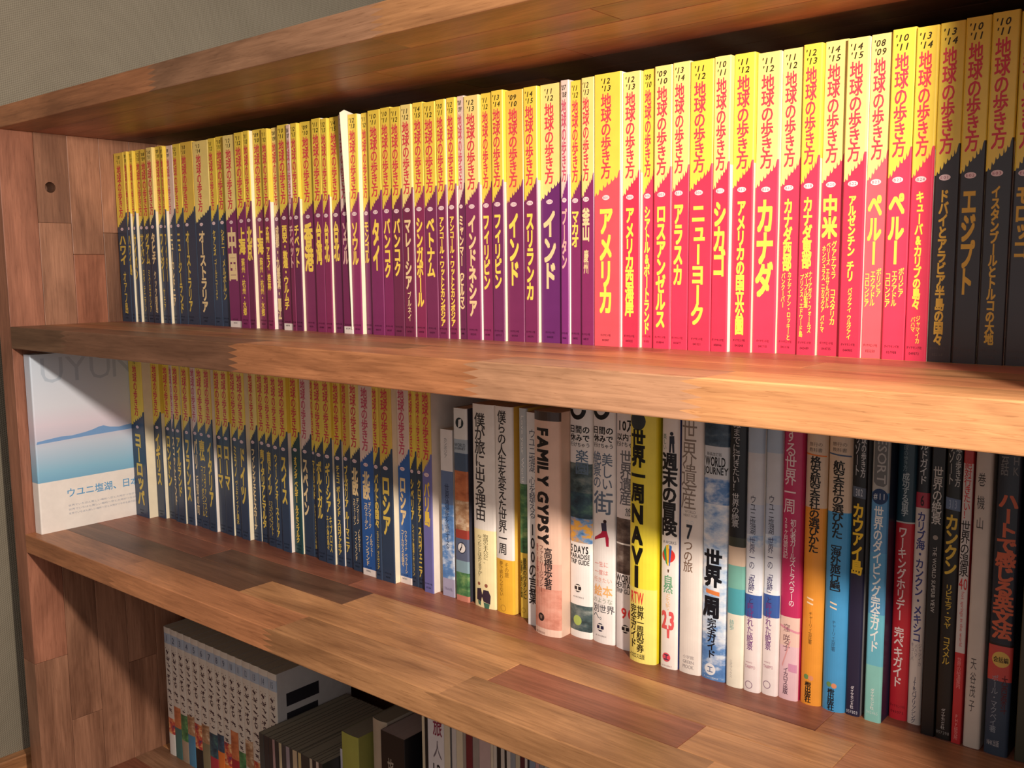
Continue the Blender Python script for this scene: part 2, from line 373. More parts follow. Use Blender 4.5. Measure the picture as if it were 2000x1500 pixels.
def special(d, zs, group):
    x0, x1 = d['x0'], d['x1']; wd = x1 - x0; h = float(d['h']); b = float(d['b']); D = 148.0 if h > 200 else 128.0
    if d['y'] + D > 312: D = 312 - d['y']
    root = empty('paperback_book', (x0 * MM, d['y'] * MM, zs)); tag(root, d['label'], 'book', group)
    mats = [cmat(d['base']), cmat(d['base']), pages_mat(), cmat(d['side'])]; bands = []
    for za, zb_, c in d['bands']:
        m = cmat(c)
        if m not in mats[3:]: mats.append(m)
        bands.append((za, zb_, 3 + mats[3:].index(m)))
    cuts = sorted(set([0.0, h] + [z for q in bands for z in q[:2]]))
    def col_of(k, z):
        for za, zb_, i in bands:
            if za <= z <= zb_: return i
        return 0
    def side_of(k, z): return col_of(k, z) if bands else 3
    r0 = 1.6 if b else .8
    V, F, M, dep, r = shell(wd, D, h, r0, b, cuts, col_of, (side_of if d['side'] == 'same' else (lambda k, z: 3)))
    obj('cover', mesh('cover', V, F, mats, M), root)
    page_block(root, wd, D, h, r0, b)
    fn = lambda u, v, L: np.stack([u, dep(u) - L, v], 1)
    cuts = SEC[0][1:-1] if b > 0 else None
    E = Print(); lastk = None; ne = 0
    def flush():
        nonlocal E
        E.build('spine_emblem', root, fn, cuts); E = Print()
    lastz = None
    for it in d['items']:
        k = it[0]
        if k in ('poly', 'disc', 'ring', 'arc'):
            zc = it[1][0][1] if k == 'poly' else it[2]
            if lastz is not None and abs(zc - lastz) > 22: flush()
            lastz = zc; ne += 1
            if k == 'poly': E.poly([(a * wd, z) for a, z in it[1]], it[2], .08 + .012 * ne)
            elif k == 'disc': E.disc(it[1] * wd, it[2], it[3], it[4], .06 + .012 * ne, ru=min(it[3], wd * .46))
            elif k == 'ring': E.ring(it[1] * wd, it[2], min(it[3], wd * .4), it[4])
            else: E.ring(it[1] * wd, it[2], min(it[3], wd * .42), it[4], .45, math.pi, 2 * math.pi)
        else:
            _, t, xf, za, zb_, w_, c, bo = it; T = Print()
            if k == 'v': T.vert(t, xf * wd, za, zb_, w_ * wd, c, bo)
            else: T.line(t, xf * wd, za, zb_, w_ * wd, c, bo, rot=(k == 'r'))
            for q in T.lift: q += .02 * min(ne, 8) * .6
            T.build('spine_lettering', root, fn, cuts)
    flush()
    return root

# ------------------------------------------------------------------ the room
ZC = ZB - .2493; ZD = ZB - .582; ZA = ZB + .2266
TA, TBD, TC, TD = .0235, .0256, .0226, .025
X0, X1 = 0.0, 1.100; PT = .031; DEP = .318
wallm = fabric_wall()
tag(obj('wall_back', box_mesh('wall_back', -.180, 3.2, 1.9, 2.0, 0, 2.5, wallm)), kind='structure')
tag(obj('wall_left', box_mesh('wall_left', -.180, -.080, -2.4, 1.9, 0, 2.5, wallm)), kind='structure')
fm = bpy.data.materials.new('floor_boards'); fm.use_nodes = True; fm.node_tree.nodes['Principled BSDF'].inputs['Base Color'].default_value = (.16, .09, .05, 1)
fl = obj('floor', box_mesh('floor', -.180, 3.2, -2.4, 2.0, -.05, 0, wood(1))); fl.color = (.24, .12, .06, 1); tag(fl, kind='structure')
bb = obj('baseboard_left', box_mesh('baseboard_left', -.080, -.064, -2.4, 1.9, 0, ZB - .5525, wood(1), .0015)); bb.color = (.42, .2, .085, 1); tag(bb, kind='structure')

# ------------------------------------------------------------------ the bookcase
TAN = (.53, .265, .115, 1); ORA = (.48, .205, .092, 1); RED = (.29, .105, .06, 1); DRK = (.15, .072, .042, 1); GRY = (.26, .14, .08, 1); OLV = (.40, .205, .092, 1)
PAL = [TAN, ORA, RED, DRK, GRY, OLV]
case = empty('bookcase', (X0, 0, 0)); tag(case, 'brown laminated wood bookcase with open shelves full of travel books', 'bookcase')
def shade(c, k): return tuple(v * k for v in c[:3]) + (1,)
rng = random.Random(11)
def finger(xj, z0, z1, n=9, a=.0075):
    return [(xj + (a if k % 2 else -a), z0 + (z1 - z0) * k / n) for k in range(n + 1)]
def stave_x(parent, xa, xb, ya, yb, z0, z1, col, fl=None, fr=None):
    g = .00012
    if fl is None and fr is None:
        me = box_mesh('stave', -(xb - xa) / 2 + g, (xb - xa) / 2 - g, -(yb - ya) / 2 + g, (yb - ya) / 2 - g, -(z1 - z0) / 2, (z1 - z0) / 2, wood(0), .0005)
        o = obj('stave', me, parent, ((xa + xb) / 2, (ya + yb) / 2, (z0 + z1) / 2))
    else:
        L = fl or [(xa + g, z0), (xa + g, z1)]; Rr = fr or [(xb - g, z0), (xb - g, z1)]
        cx, cz, cy = (xa + xb) / 2, (z0 + z1) / 2, (ya + yb) / 2
        ring = [(x - cx, z - cz) for x, z in Rr] + [(x - cx, z - cz) for x, z in reversed(L)]
        bm = bmesh.new(); vs = [bm.verts.new((x, ya - cy, z)) for x, z in ring]; f = bm.faces.new(vs)
        ex = bmesh.ops.extrude_face_region(bm, geom=[f]); nv = [v for v in ex['geom'] if isinstance(v, bmesh.types.BMVert)]
        bmesh.ops.translate(bm, verts=nv, vec=(0, yb - ya - g, 0))
        bmesh.ops.recalc_face_normals(bm, faces=bm.faces[:])
        ed = [e for e in bm.edges if all(abs(v.co.y - (ya - cy)) < 1e-6 for v in e.verts) and abs(e.verts[0].co.z - e.verts[1].co.z) < 1e-6 and abs(e.verts[0].co.x - e.verts[1].co.x) > .03]
        bmesh.ops.bevel(bm, geom=ed, offset=.0009, segments=2, affect='EDGES', profile=.5)
        me = bpy.data.meshes.new('stave'); bm.to_mesh(me); bm.free(); me.materials.append(wood(0))
        o = obj('stave', me, parent, (cx, cy, cz))
    o.color = col; return o
def shelf(name, ztop, th, xa, xb, front, rows, fcol, rcol=None):
    z0, z1 = ztop - th, ztop
    core = obj(name, box_mesh(name, xa + .001, xb - .001, .001, DEP - .001, z0 + .0012, z1 - .0012, glue()), case)
    fx = [xa] + front + [xb]
    for k in range(len(fx) - 1):
        L = finger(fx[k], z0, z1) if k > 0 else None; Rr = finger(fx[k + 1], z0, z1) if k < len(fx) - 2 else None
        stave_x(core, fx[k], fx[k + 1], 0, .0405, z0, z1, fcol[k], L, Rr)
    ny = 8; ys = [.0405 + (DEP - .0405) * k / (ny - 1) for k in range(ny)]
    for r_ in range(ny - 1):
        if r_ < len(rows): xs, cs = rows[r_]
        else:
            xs = []; x = xa + rng.uniform(.1, .4)
            while x < xb - .08: xs.append(x); x += rng.uniform(.22, .48)
            cs = [shade(rng.choice(rcol or PAL), rng.uniform(.85, 1.15)) for _ in range(len(xs) + 1)]
        fx = [xa] + xs + [xb]
        for k in range(len(fx) - 1): stave_x(core, fx[k], fx[k + 1], ys[r_], ys[r_ + 1], z0, z1, cs[k])
    return core
shelf('top_board', ZA + TA, TA, X0 - PT, X1 + PT, [.34, .645, .95], [([.3, .8], [(.38, .14, .09, 1), (.34, .125, .08, 1), (.37, .135, .088, 1)]), ([.55], [(.36, .135, .085, 1), (.39, .145, .09, 1)]), ([.2, .72], [(.40, .155, .095, 1), (.36, .135, .085, 1), (.41, .155, .098, 1)])],
      [shade(ORA, .76), shade(GRY, 1.1), shade(TAN, .74), shade(ORA, .76)], [RED, shade(ORA, .8), DRK])
shelf('shelf_board', ZB, TBD, X0, X1, [.131, .449, .73, .90], [([.36, .62], [shade(ORA, .85), shade(OLV, .95), shade(ORA, .88)]), ([.5, .93], [OLV, shade(ORA, .9), shade(OLV, .97)]), ([.33, .8], [shade(RED, 1.15), shade(RED, 1.25), shade(RED, 1.2)])],
      [shade(GRY, .8), shade(DRK, 1.3), shade(ORA, .95), shade(GRY, 1.3), shade(TAN, .95)])
shelf('shelf_board', ZC, TC, X0, X1, [.206, .482, .685, .89], [([.38, .705, .87], [shade(DRK, 1.2), TAN, RED, TAN]), ([.25, .488, .958], [shade(RED, .95), shade(DRK, 1.1), shade(TAN, 1.02), shade(ORA, .95)]), ([.45, .93], [shade(RED, 1.0), shade(RED, 1.1), ORA]), ([.62], [shade(RED, .95), RED])],
      [shade(ORA, .9), ORA, shade(OLV, 1.1), shade(OLV, .95), TAN])
shelf('shelf_board', ZD, TD, X0, X1, [.3, .7], [], [ORA, TAN, RED])
# upright panels built from vertical staves
def stave_z(parent, xa, xb, ya, yb, za, zb_, col, hole=None):
    g = .00012
    if hole is None:
        me = box_mesh('stave', -(xb - xa) / 2, (xb - xa) / 2, -(yb - ya) / 2 + g, (yb - ya) / 2 - g, -(zb_ - za) / 2 + g, (zb_ - za) / 2 - g, wood(2), .0005)
        o = obj('stave', me, parent, ((xa + xb) / 2, (ya + yb) / 2, (za + zb_) / 2))
    else:
        # board with a round dowel hole bored into its right-hand face
        hy, hz, hr, hd = hole; cx, cy, cz = (xa + xb) / 2, (ya + yb) / 2, (za + zb_) / 2
        Y0, Y1, Z0_, Z1_ = ya + g - cy, yb - g - cy, za + g - cz, zb_ - g - cz; X = xb - cx; XL = xa - cx; oy, oz = hy - cy, hz - cz
        N = 24; V = []; F = []
        for k in range(N):
            a = 2 * math.pi * k / N; c_, s_ = math.cos(a), math.sin(a)
            t = min(((Y1 - oy) / c_ if c_ > 1e-9 else (Y0 - oy) / c_ if c_ < -1e-9 else 9), ((Z1_ - oz) / s_ if s_ > 1e-9 else (Z0_ - oz) / s_ if s_ < -1e-9 else 9))
            V += [(X, oy + t * c_, oz + t * s_), (X, oy + hr * c_, oz + hr * s_), (X - hd, oy + hr * c_, oz + hr * s_)]
        for k in range(N):
            a, b = 3 * k, 3 * ((k + 1) % N); F += [(a, b, b + 1, a + 1), (a + 1, b + 1, b + 2, a + 2)]
        F.append(tuple(3 * k + 2 for k in range(N)))
        n0 = len(V); cr = [(Y0, Z0_), (Y1, Z0_), (Y1, Z1_), (Y0, Z1_)]
        V += [(X, y, z) for y, z in cr] + [(XL, y, z) for y, z in cr]
        for k in range(4): F.append((n0 + k, n0 + 4 + k, n0 + 4 + (k + 1) % 4, n0 + (k + 1) % 4))
        F.append((n0 + 4, n0 + 7, n0 + 6, n0 + 5))
        # fill the corner slivers between the fan and the rectangle
        def corner(y, z):
            best = sorted(range(N), key=lambda k: (V[3 * k][1] - y) ** 2 + (V[3 * k][2] - z) ** 2)[:1][0]; return best
        for ci, (y, z) in enumerate(cr):
            for k in range(N):
                p, q = V[3 * k], V[3 * ((k + 1) % N)]
                if abs(p[1] - q[1]) > 1e-7 and abs(p[2] - q[2]) > 1e-7 and (abs(p[1] - y) < 1e-7 or abs(q[1] - y) < 1e-7) and (abs(p[2] - z) < 1e-7 or abs(q[2] - z) < 1e-7): F.append((3 * k, n0 + ci, 3 * ((k + 1) % N)))
        me = mesh('stave', V, F, [wood(2)]); bm = bmesh.new(); bm.from_mesh(me); bmesh.ops.recalc_face_normals(bm, faces=bm.faces[:]); bm.to_mesh(me); bm.free()
        o = obj('stave', me, parent, (cx, cy, cz))
    o.color = col; return o
def panel(xa, xb, rows, hole=None):
    core = obj('side_panel', box_mesh('side_panel', xa + .001, xb - .0235, .001, DEP - .001, .001, ZA - .001, glue()), case)
    ny = 8; ys = [0, .0405, .080, .1195] + [.1195 + (DEP - .1195) * k / 5 for k in range(1, 6)]
    for r_ in range(8):
        if r_ < len(rows): zs, cs = rows[r_]
        else:
            zs = []; z = rng.uniform(.1, .3)
            while z < ZA - .08: zs.append(z); z += rng.uniform(.2, .4)
            cs = [shade(rng.choice(PAL), rng.uniform(.85, 1.1)) for _ in range(len(zs) + 1)]
        fz = [0] + zs + [ZA]
        for k in range(len(fz) - 1):
            hh = hole if (hole and ys[r_] < hole[0] < ys[r_ + 1] and fz[k] < hole[1] < fz[k + 1]) else None
            stave_z(core, xa, xb, ys[r_], ys[r_ + 1], fz[k], fz[k + 1], cs[k], hh)
PNK = (.33, .165, .10, 1)
panel(-PT, 0, [([ZB - .413], [shade(PNK, .9), (.33, .14, .085, 1)]), ([ZB - .5, ZB - .16, ZB + .122], [shade(PNK, .92), shade(PNK, .88), shade(PNK, .95), shade(PNK, .74)]), ([ZB - .33, ZB + .0844], [shade(PNK, .95), (.35, .14, .08, 1), shade(PNK, 1.04)]), ([ZB - .45, ZB - .1, ZB + .1113], [PNK, shade(PNK, .92), shade(PNK, .66), shade(PNK, 1.12)]), ([ZB - .3, ZB + .06], [PNK, shade(PNK, .95), PNK])], (.0571, ZB + .1636, .0064, .022))
panel(X1, X1 + PT, [])
bp_ = obj('back_panel', box_mesh('back_panel', X0 - PT + .002, X1 + PT - .002, DEP, DEP + .005, .002, ZA + .001, wood(0)), case); bp_.color = shade(RED, .8)

# ------------------------------------------------------------------ data: books measured on the shelves (millimetres)
G1=[
 (2.4,26.1,137.0,23.9,'N','y','10 11','C01','ハワイ',0.66,0.62,[('オアフ島', 0.5, 0.7, 0.95, 0.3)]),
 (26.3,33.3,137.4,7.2,'N','y','09 10','C02','ハワイ島',0.72,0.7,[]),
 (33.5,41.2,140.6,7.8,'N','y','11 12','C03','サイパン',0.75,0.7,[]),
 (41.4,58.0,144.5,11.5,'N','y','12 13','C03','サイパン',0.66,0.62,[('ロタ テニアン', 0.5, 0.69, 0.94, 0.3)]),
 (58.2,77.2,141.5,13.9,'N','y','08 09','C04','グアム',0.66,0.55,[('ミクロネシア', 0.5, 0.69, 0.94, 0.3)]),
 (77.4,90.9,138.5,13.6,'N','c','10 11','C05','タヒチ',0.66,0.6,[('クック諸島', 0.5, 0.7, 0.94, 0.36)]),
 (91.1,106.3,142.4,10.9,'N','y','09 10','C06','フィジー',0.76,0.6,[('サモア', 0.5, 0.8, 0.93, 0.36)]),
 (106.5,112.1,140.3,5.8,'N','y','07 08','C06','フィジー',0.76,0.6,[]),
 (112.3,126.0,144.3,7.7,'N','p','08 09','C07','ニューカレドニア',0.9,0.6,[]),
 (126.2,143.2,144.5,10.3,'N','y','12 13','C10','ニュージーランド',0.94,0.6,[]),
 (143.4,168.3,144.5,14.3,'N','o','10 11','C11','オーストラリア',0.93,0.5,[]),
 (168.5,200.1,144.5,24.7,'N','c','13 14','C11','オーストラリア',0.93,0.46,[]),
 (200.3,215.2,144.5,10.6,'N','y','11 12','C12','ケアンズ',0.62,0.46,[('ゴールドコースト', 0.5, 0.64, 0.86, 0.4)]),
 (215.4,235.8,144.5,13.8,'N','y','10 11','C13','シドニー',0.62,0.42,[('メルボルン', 0.5, 0.64, 0.86, 0.4)]),
 (236.0,260.7,140.1,21.4,'P','c','12 13','D01','中国',0.748,0.72,[],'w'),
 (260.9,277.2,137.7,16.3,'P','y','11 12','D02','上海',0.617,0.66,[('蘇州・杭州・水郷', 0.5, 0.64, 0.935, 0.36)]),
 (277.4,287.7,137.8,10.6,'P','y','11 12','D03','北京',0.648,0.8,[]),
 (287.9,308.2,142.4,15.7,'P','y','09 10','D02','上海',0.62,0.6,[('蘇州・杭州・水郷', 0.5, 0.64, 0.937, 0.34)]),
 (308.4,318.7,139.0,10.5,'P','y','11 12','D05','広州 アモイ 桂林',0.8,0.5,[]),
 (318.9,334.5,143.9,9.4,'P','c','08 09','D06','成都・九寨溝・麗江',0.95,0.56,[]),
 (334.7,352.4,139.8,14.5,'P','y','10 11','D07','西安・敦煌・ウルムチ',0.9,0.5,[],'w'),
 (352.6,359.3,137.5,6.9,'P','p','06 07','D08','チベット',0.69,0.8,[],'t'),
 (359.5,370.2,137.7,10.8,'P','y','12 13','D08','チベット',0.69,0.64,[]),
 (370.4,392.3,141.2,18.5,'P','y','09 10','D09','香港',0.707,0.66,[]),
 (392.5,406.6,138.3,14.1,'P','y','11 12','D10','台湾',0.677,0.56,[]),
 (406.8,417.0,138.1,10.4,'P','y','12 13','D11','台北',0.663,0.62,[]),
 (417.2,433.1,141.0,12.3,'P','y','14 15','D11','台北',0.66,0.58,[]),
 (433.3,446.9,138.5,13.8,'P','p','08 09','D13','ソウル',0.68,0.6,[],'wtf'),
 (447.1,460.0,139.0,13.1,'P','y','12 13','D13','ソウル',0.682,0.62,[]),
 (460.2,472.5,144.2,8.6,'P','y','11 12','D14','モンゴル',0.675,0.6,[]),
 (472.7,489.8,141.3,16.8,'P','y','10 11','D17','タイ',0.71,0.56,[]),
 (490.0,504.1,141.4,12.9,'P','y','10 11','D18','バンコク',0.742,0.62,[]),
 (504.3,518.4,140.4,13.2,'P','y','11 12','D18','バンコク',0.733,0.6,[]),
 (518.6,532.7,140.1,14.3,'P','c','11 12','D19','マレーシア',0.792,0.56,[('ブルネイ', 0.5, 0.803, 0.932, 0.32)]),
 (532.9,546.2,141.6,13.1,'P','y','14 15','D20','シンガポール',0.869,0.58,[]),
 (546.4,561.8,141.3,15.1,'P','y','11 12','D21','ベトナム',0.738,0.6,[]),
 (562.0,573.3,141.5,11.6,'P','y','10 11','D22','アンコール・ワットとカンボジア',0.948,0.46,[]),
 (573.5,584.2,143.1,10.4,'P','y','12 13','D22','アンコール・ワットとカンボジア',0.948,0.46,[]),
 (584.4,592.9,145.4,7.0,'P','p','08 09','D24','ミャンマー（ビルマ）',0.902,0.66,[]),
 (593.1,610.4,144.4,17.5,'P','c','12 13','D25','インドネシア',0.903,0.5,[]),
 (610.6,623.0,147.2,10.4,'P','y','11 12','D27','フィリピン',0.792,0.66,[]),
 (623.2,636.3,146.0,13.3,'P','y','13 14','D27','フィリピン',0.788,0.58,[]),
 (636.5,655.5,149.5,16.8,'P','o','09 10','D28','インド',0.773,0.6,[]),
 (655.7,670.2,149.4,13.7,'P','y','14 15','D30','スリランカ',0.832,0.56,[]),
 (670.4,693.1,153.2,20.0,'P','c','11 12','D28','インド',0.786,0.62,[]),
 (693.3,701.5,150.7,7.8,'P','p','07 08','D31','ブータン',0.71,0.62,[],'t'),
 (701.7,713.6,153.0,9.7,'P','y','11 12','D33','マカオ',0.625,0.66,[]),
 (713.8,726.4,150.9,9.8,'P','c','12 13','D34','釜山',0.603,0.66,[('慶州', 0.5, 0.639, 0.727, 0.44)]),
 (726.6,751.5,150.4,23.7,'R','y','12 13','B01','アメリカ',0.878,0.5,[],'l'),
 (751.7,767.4,152.9,14.3,'R','c','12 13','B02','アメリカ西海岸',0.884,0.5,[]),
 (767.6,778.7,156.5,9.3,'R','y','09 10','B05','シアトル&ポートランド',0.95,0.5,[]),
 (778.9,794.1,154.3,14.1,'R','c','09 10','B03','ロスアンゼルス',0.925,0.54,[]),
 (794.3,809.1,154.8,12.5,'R','c','13 14','B15','アラスカ',0.771,0.6,[]),
 (809.3,828.4,154.0,17.1,'R','y','11 12','B06','ニューヨーク',0.909,0.6,[]),
 (828.6,841.7,154.0,12.8,'R','c','10 11','B11','シカゴ',0.739,0.72,[]),
 (841.9,857.8,158.7,15.5,'R','y','11 12','B13','アメリカの国立公園',0.938,0.4,[]),
 (858.0,875.4,161.8,17.2,'R','c','11 12','B16','カナダ',0.806,0.7,[]),
 (875.6,890.9,164.7,13.4,'R','c','11 12','B17','カナダ西部',0.72,0.44,[('カナディアン・ロッキーと', 0.64, 0.724, 0.954, 0.2), ('バンクーバー', 0.3, 0.728, 0.844, 0.2)]),
 (891.1,904.5,162.5,12.7,'R','y','12 13','B18','カナダ東部',0.713,0.48,[('ナイアガラ・フォールズ', 0.72, 0.723, 0.926, 0.2), ('メープル街道', 0.5, 0.727, 0.843, 0.22), ('プリンス・エドワード島', 0.25, 0.734, 0.94, 0.2)]),
 (904.7,920.9,166.2,13.9,'R','c','14 15','B20','中米',0.617,0.68,[('グアテマラ', 0.74, 0.628, 0.749, 0.24), ('コスタリカ', 0.74, 0.781, 0.899, 0.26), ('ベリーズ エルサルバドル', 0.46, 0.631, 0.845, 0.18), ('ホンジュラス ニカラグア パナマ', 0.24, 0.642, 0.924, 0.18)]),
 (921.1,935.9,162.6,14.0,'R','c','14 15','B22','アルゼンチン チリ',0.755,0.34,[('パラグアイ ウルグアイ', 0.5, 0.776, 0.942, 0.2)]),
 (936.1,950.1,164.8,12.6,'R','c','08 09','B23','ペルー',0.704,0.66,[('ボリビア', 0.8, 0.715, 0.806, 0.24), ('エクアドル', 0.5, 0.722, 0.834, 0.24), ('コロンビア', 0.2, 0.729, 0.837, 0.24)],'l'),
 (950.3,965.3,162.3,13.9,'R','y','10 11','B23','ペルー',0.704,0.66,[('ボリビア', 0.8, 0.715, 0.806, 0.24), ('エクアドル', 0.5, 0.722, 0.834, 0.24), ('コロンビア', 0.2, 0.729, 0.837, 0.24)]),
 (965.5,979.2,161.3,12.8,'R','y','13 14','B24','キューバ&カリブの島々',0.842,0.36,[('ジャマイカ', 0.62, 0.86, 0.946, 0.2), ('バハマ', 0.38, 0.864, 0.91, 0.2)]),
 (979.4,994.2,162.4,13.3,'K','y','13 14','E01','ドバイとアラビア半島の国々',0.95,0.4,[]),
 (994.4,1008.9,161.9,13.3,'K','y','10 11','E02','エジプト',0.796,0.58,[]),
 (1009.1,1024.3,162.0,14.0,'K','y','10 11','E03','イスタンブールとトルコの大地',0.941,0.34,[]),
 (1024.5,1038.0,163.7,12.5,'K','y','11 12','E07','モロッコ',0.69,0.62,[]),
 (1038.2,1050.3,163.5,12.1,'K','y','12 13','E08','チュニジア',0.75,0.5,[]),
]
G2=[
 (18.6,49.6,131.7,30.8,'N','y','12 13','A01','ヨーロッパ',0.93,0.5,[]),
 (49.8,68.1,144.2,18.4,'N','y','11 12','A02','イギリス',0.8,0.5,[]),
 (68.3,88.6,149.2,14.4,'N','y','10 11','A03','ロンドン',0.8,0.56,[]),
 (88.8,95.9,146.3,7.1,'N','p','09 10','A04','スコットランド',0.9,0.6,[]),
 (96.1,111.1,146.2,15.2,'N','y','11 12','A05','アイルランド',0.84,0.5,[]),
 (111.3,127.9,148.7,16.7,'N','y','12 13','A06','フランス',0.86,0.5,[]),
 (128.1,141.6,151.1,11.9,'N','p','08 09','A07','パリ',0.66,0.6,[('近郊の町', 0.5, 0.7, 0.93, 0.4)]),
 (141.8,160.8,149.9,16.7,'N','y','10 11','A08','南仏',0.6,0.6,[('プロヴァンスと', 0.66, 0.63, 0.93, 0.26), ('コート・ダジュール', 0.34, 0.63, 0.93, 0.26)]),
 (161.0,175.7,148.4,15.0,'N','o','11 12','A09','イタリア',0.86,0.56,[]),
 (175.9,190.9,152.9,13.8,'N','y','10 11','A10','ローマ',0.74,0.66,[]),
 (191.1,205.7,152.0,14.8,'N','y','12 13','A10','ローマ',0.74,0.66,[]),
 (205.9,222.1,154.4,13.1,'N','y','09 10','A11','ミラノ',0.66,0.4,[('ヴェネツィアと湖水', 0.5, 0.68, 0.93, 0.34)]),
 (222.3,237.4,152.1,15.3,'N','y','12 13','A14','ドイツ',0.8,0.6,[]),
 (237.6,251.5,158.0,10.7,'N','c','10 11','A12','フィレンツェとトスカーナ',0.94,0.5,[]),
 (251.7,270.9,159.4,13.4,'N','y','11 12','A13','南イタリアとマルタ',0.92,0.5,[]),
 (271.1,284.8,155.0,12.5,'N','y','10 11','A15','南ドイツ',0.72,0.5,[('フランクフルト', 0.62, 0.75, 0.94, 0.24), ('ミュンヘン', 0.34, 0.75, 0.9, 0.24)]),
 (285.0,300.8,154.0,12.3,'N','y','09 10','A17','ウィーンとオーストリア',0.94,0.42,[]),
 (301.0,315.7,152.0,14.9,'N','y','12 13','A18','スイス',0.744,0.6,[]),
 (315.9,330.4,156.8,14.6,'G','y','10 11','A19','オランダ ベルギー ルクセンブルク',0.944,0.34,[]),
 (330.6,348.3,159.2,12.9,'N','p','11 12','A20','スペイン',0.79,0.6,[]),
 (348.5,359.5,159.2,5.7,'N','y','10 11','A21','マドリッド',0.69,0.66,[('トレドとスペイン中部', 0.5, 0.717, 0.955, 0.4)]),
 (359.7,374.7,154.8,13.0,'N','y','11 12','A23','ポルトガル',0.78,0.56,[]),
 (374.9,388.7,153.7,14.0,'N','y','10 11','A24','ギリシア',0.734,0.52,[('エーゲ海の島々', 0.3, 0.75, 0.93, 0.26), ('キプロス', 0.66, 0.75, 0.94, 0.3)]),
 (388.9,400.7,156.6,12.0,'N','y','12 13','A26','チェコ ポーランド スロヴァキア',0.946,0.42,[]),
 (400.9,415.6,158.6,9.1,'N','o','09 10','A28','ブルガリア ルーマニア',0.925,0.56,[]),
 (415.8,434.3,155.8,14.5,'N','c','10 11','A29','北欧',0.617,0.56,[('デンマーク', 0.68, 0.63, 0.76, 0.24), ('ノルウェー', 0.74, 0.785, 0.9, 0.24), ('スウェーデン', 0.34, 0.635, 0.77, 0.24), ('フィンランド', 0.4, 0.8, 0.95, 0.24)]),
 (434.5,456.1,152.8,18.8,'L','p','08 09','A29','北欧',0.617,0.5,[('デンマーク', 0.7, 0.63, 0.76, 0.2), ('ノルウェー', 0.76, 0.785, 0.9, 0.2), ('スウェーデン', 0.4, 0.635, 0.77, 0.26), ('フィンランド', 0.44, 0.8, 0.95, 0.26)],'wu'),
 (456.3,465.6,151.2,8.8,'N','y','11 12','A30','バルトの国々',0.746,0.6,[('エストニア ラトヴィア', 0.5, 0.76, 0.95, 0.36)]),
 (465.8,483.8,151.6,17.3,'N','o','10 11','A31','ロシア',0.772,0.6,[]),
 (484.0,500.7,158.8,14.0,'L','p','12 13','A31','ロシア',0.72,0.56,[('ウクライナ ベラルーシ', 0.68, 0.74, 0.95, 0.24), ('コーカサスの国々', 0.34, 0.74, 0.92, 0.24)],'wu'),
 (500.9,510.2,158.8,6.5,'N','y','11 12','A32','シベリア',0.68,0.6,[('シベリア鉄道とサハリン', 0.5, 0.7, 0.95, 0.36)]),
 (510.4,522.5,158.8,7.1,'N','y','13 14','A34','クロアチア スロヴェニア',0.948,0.6,[]),
 (522.7,535.3,154.3,12.6,'B','o','10 11','D26','バリ島',0.685,0.56,[]),
]
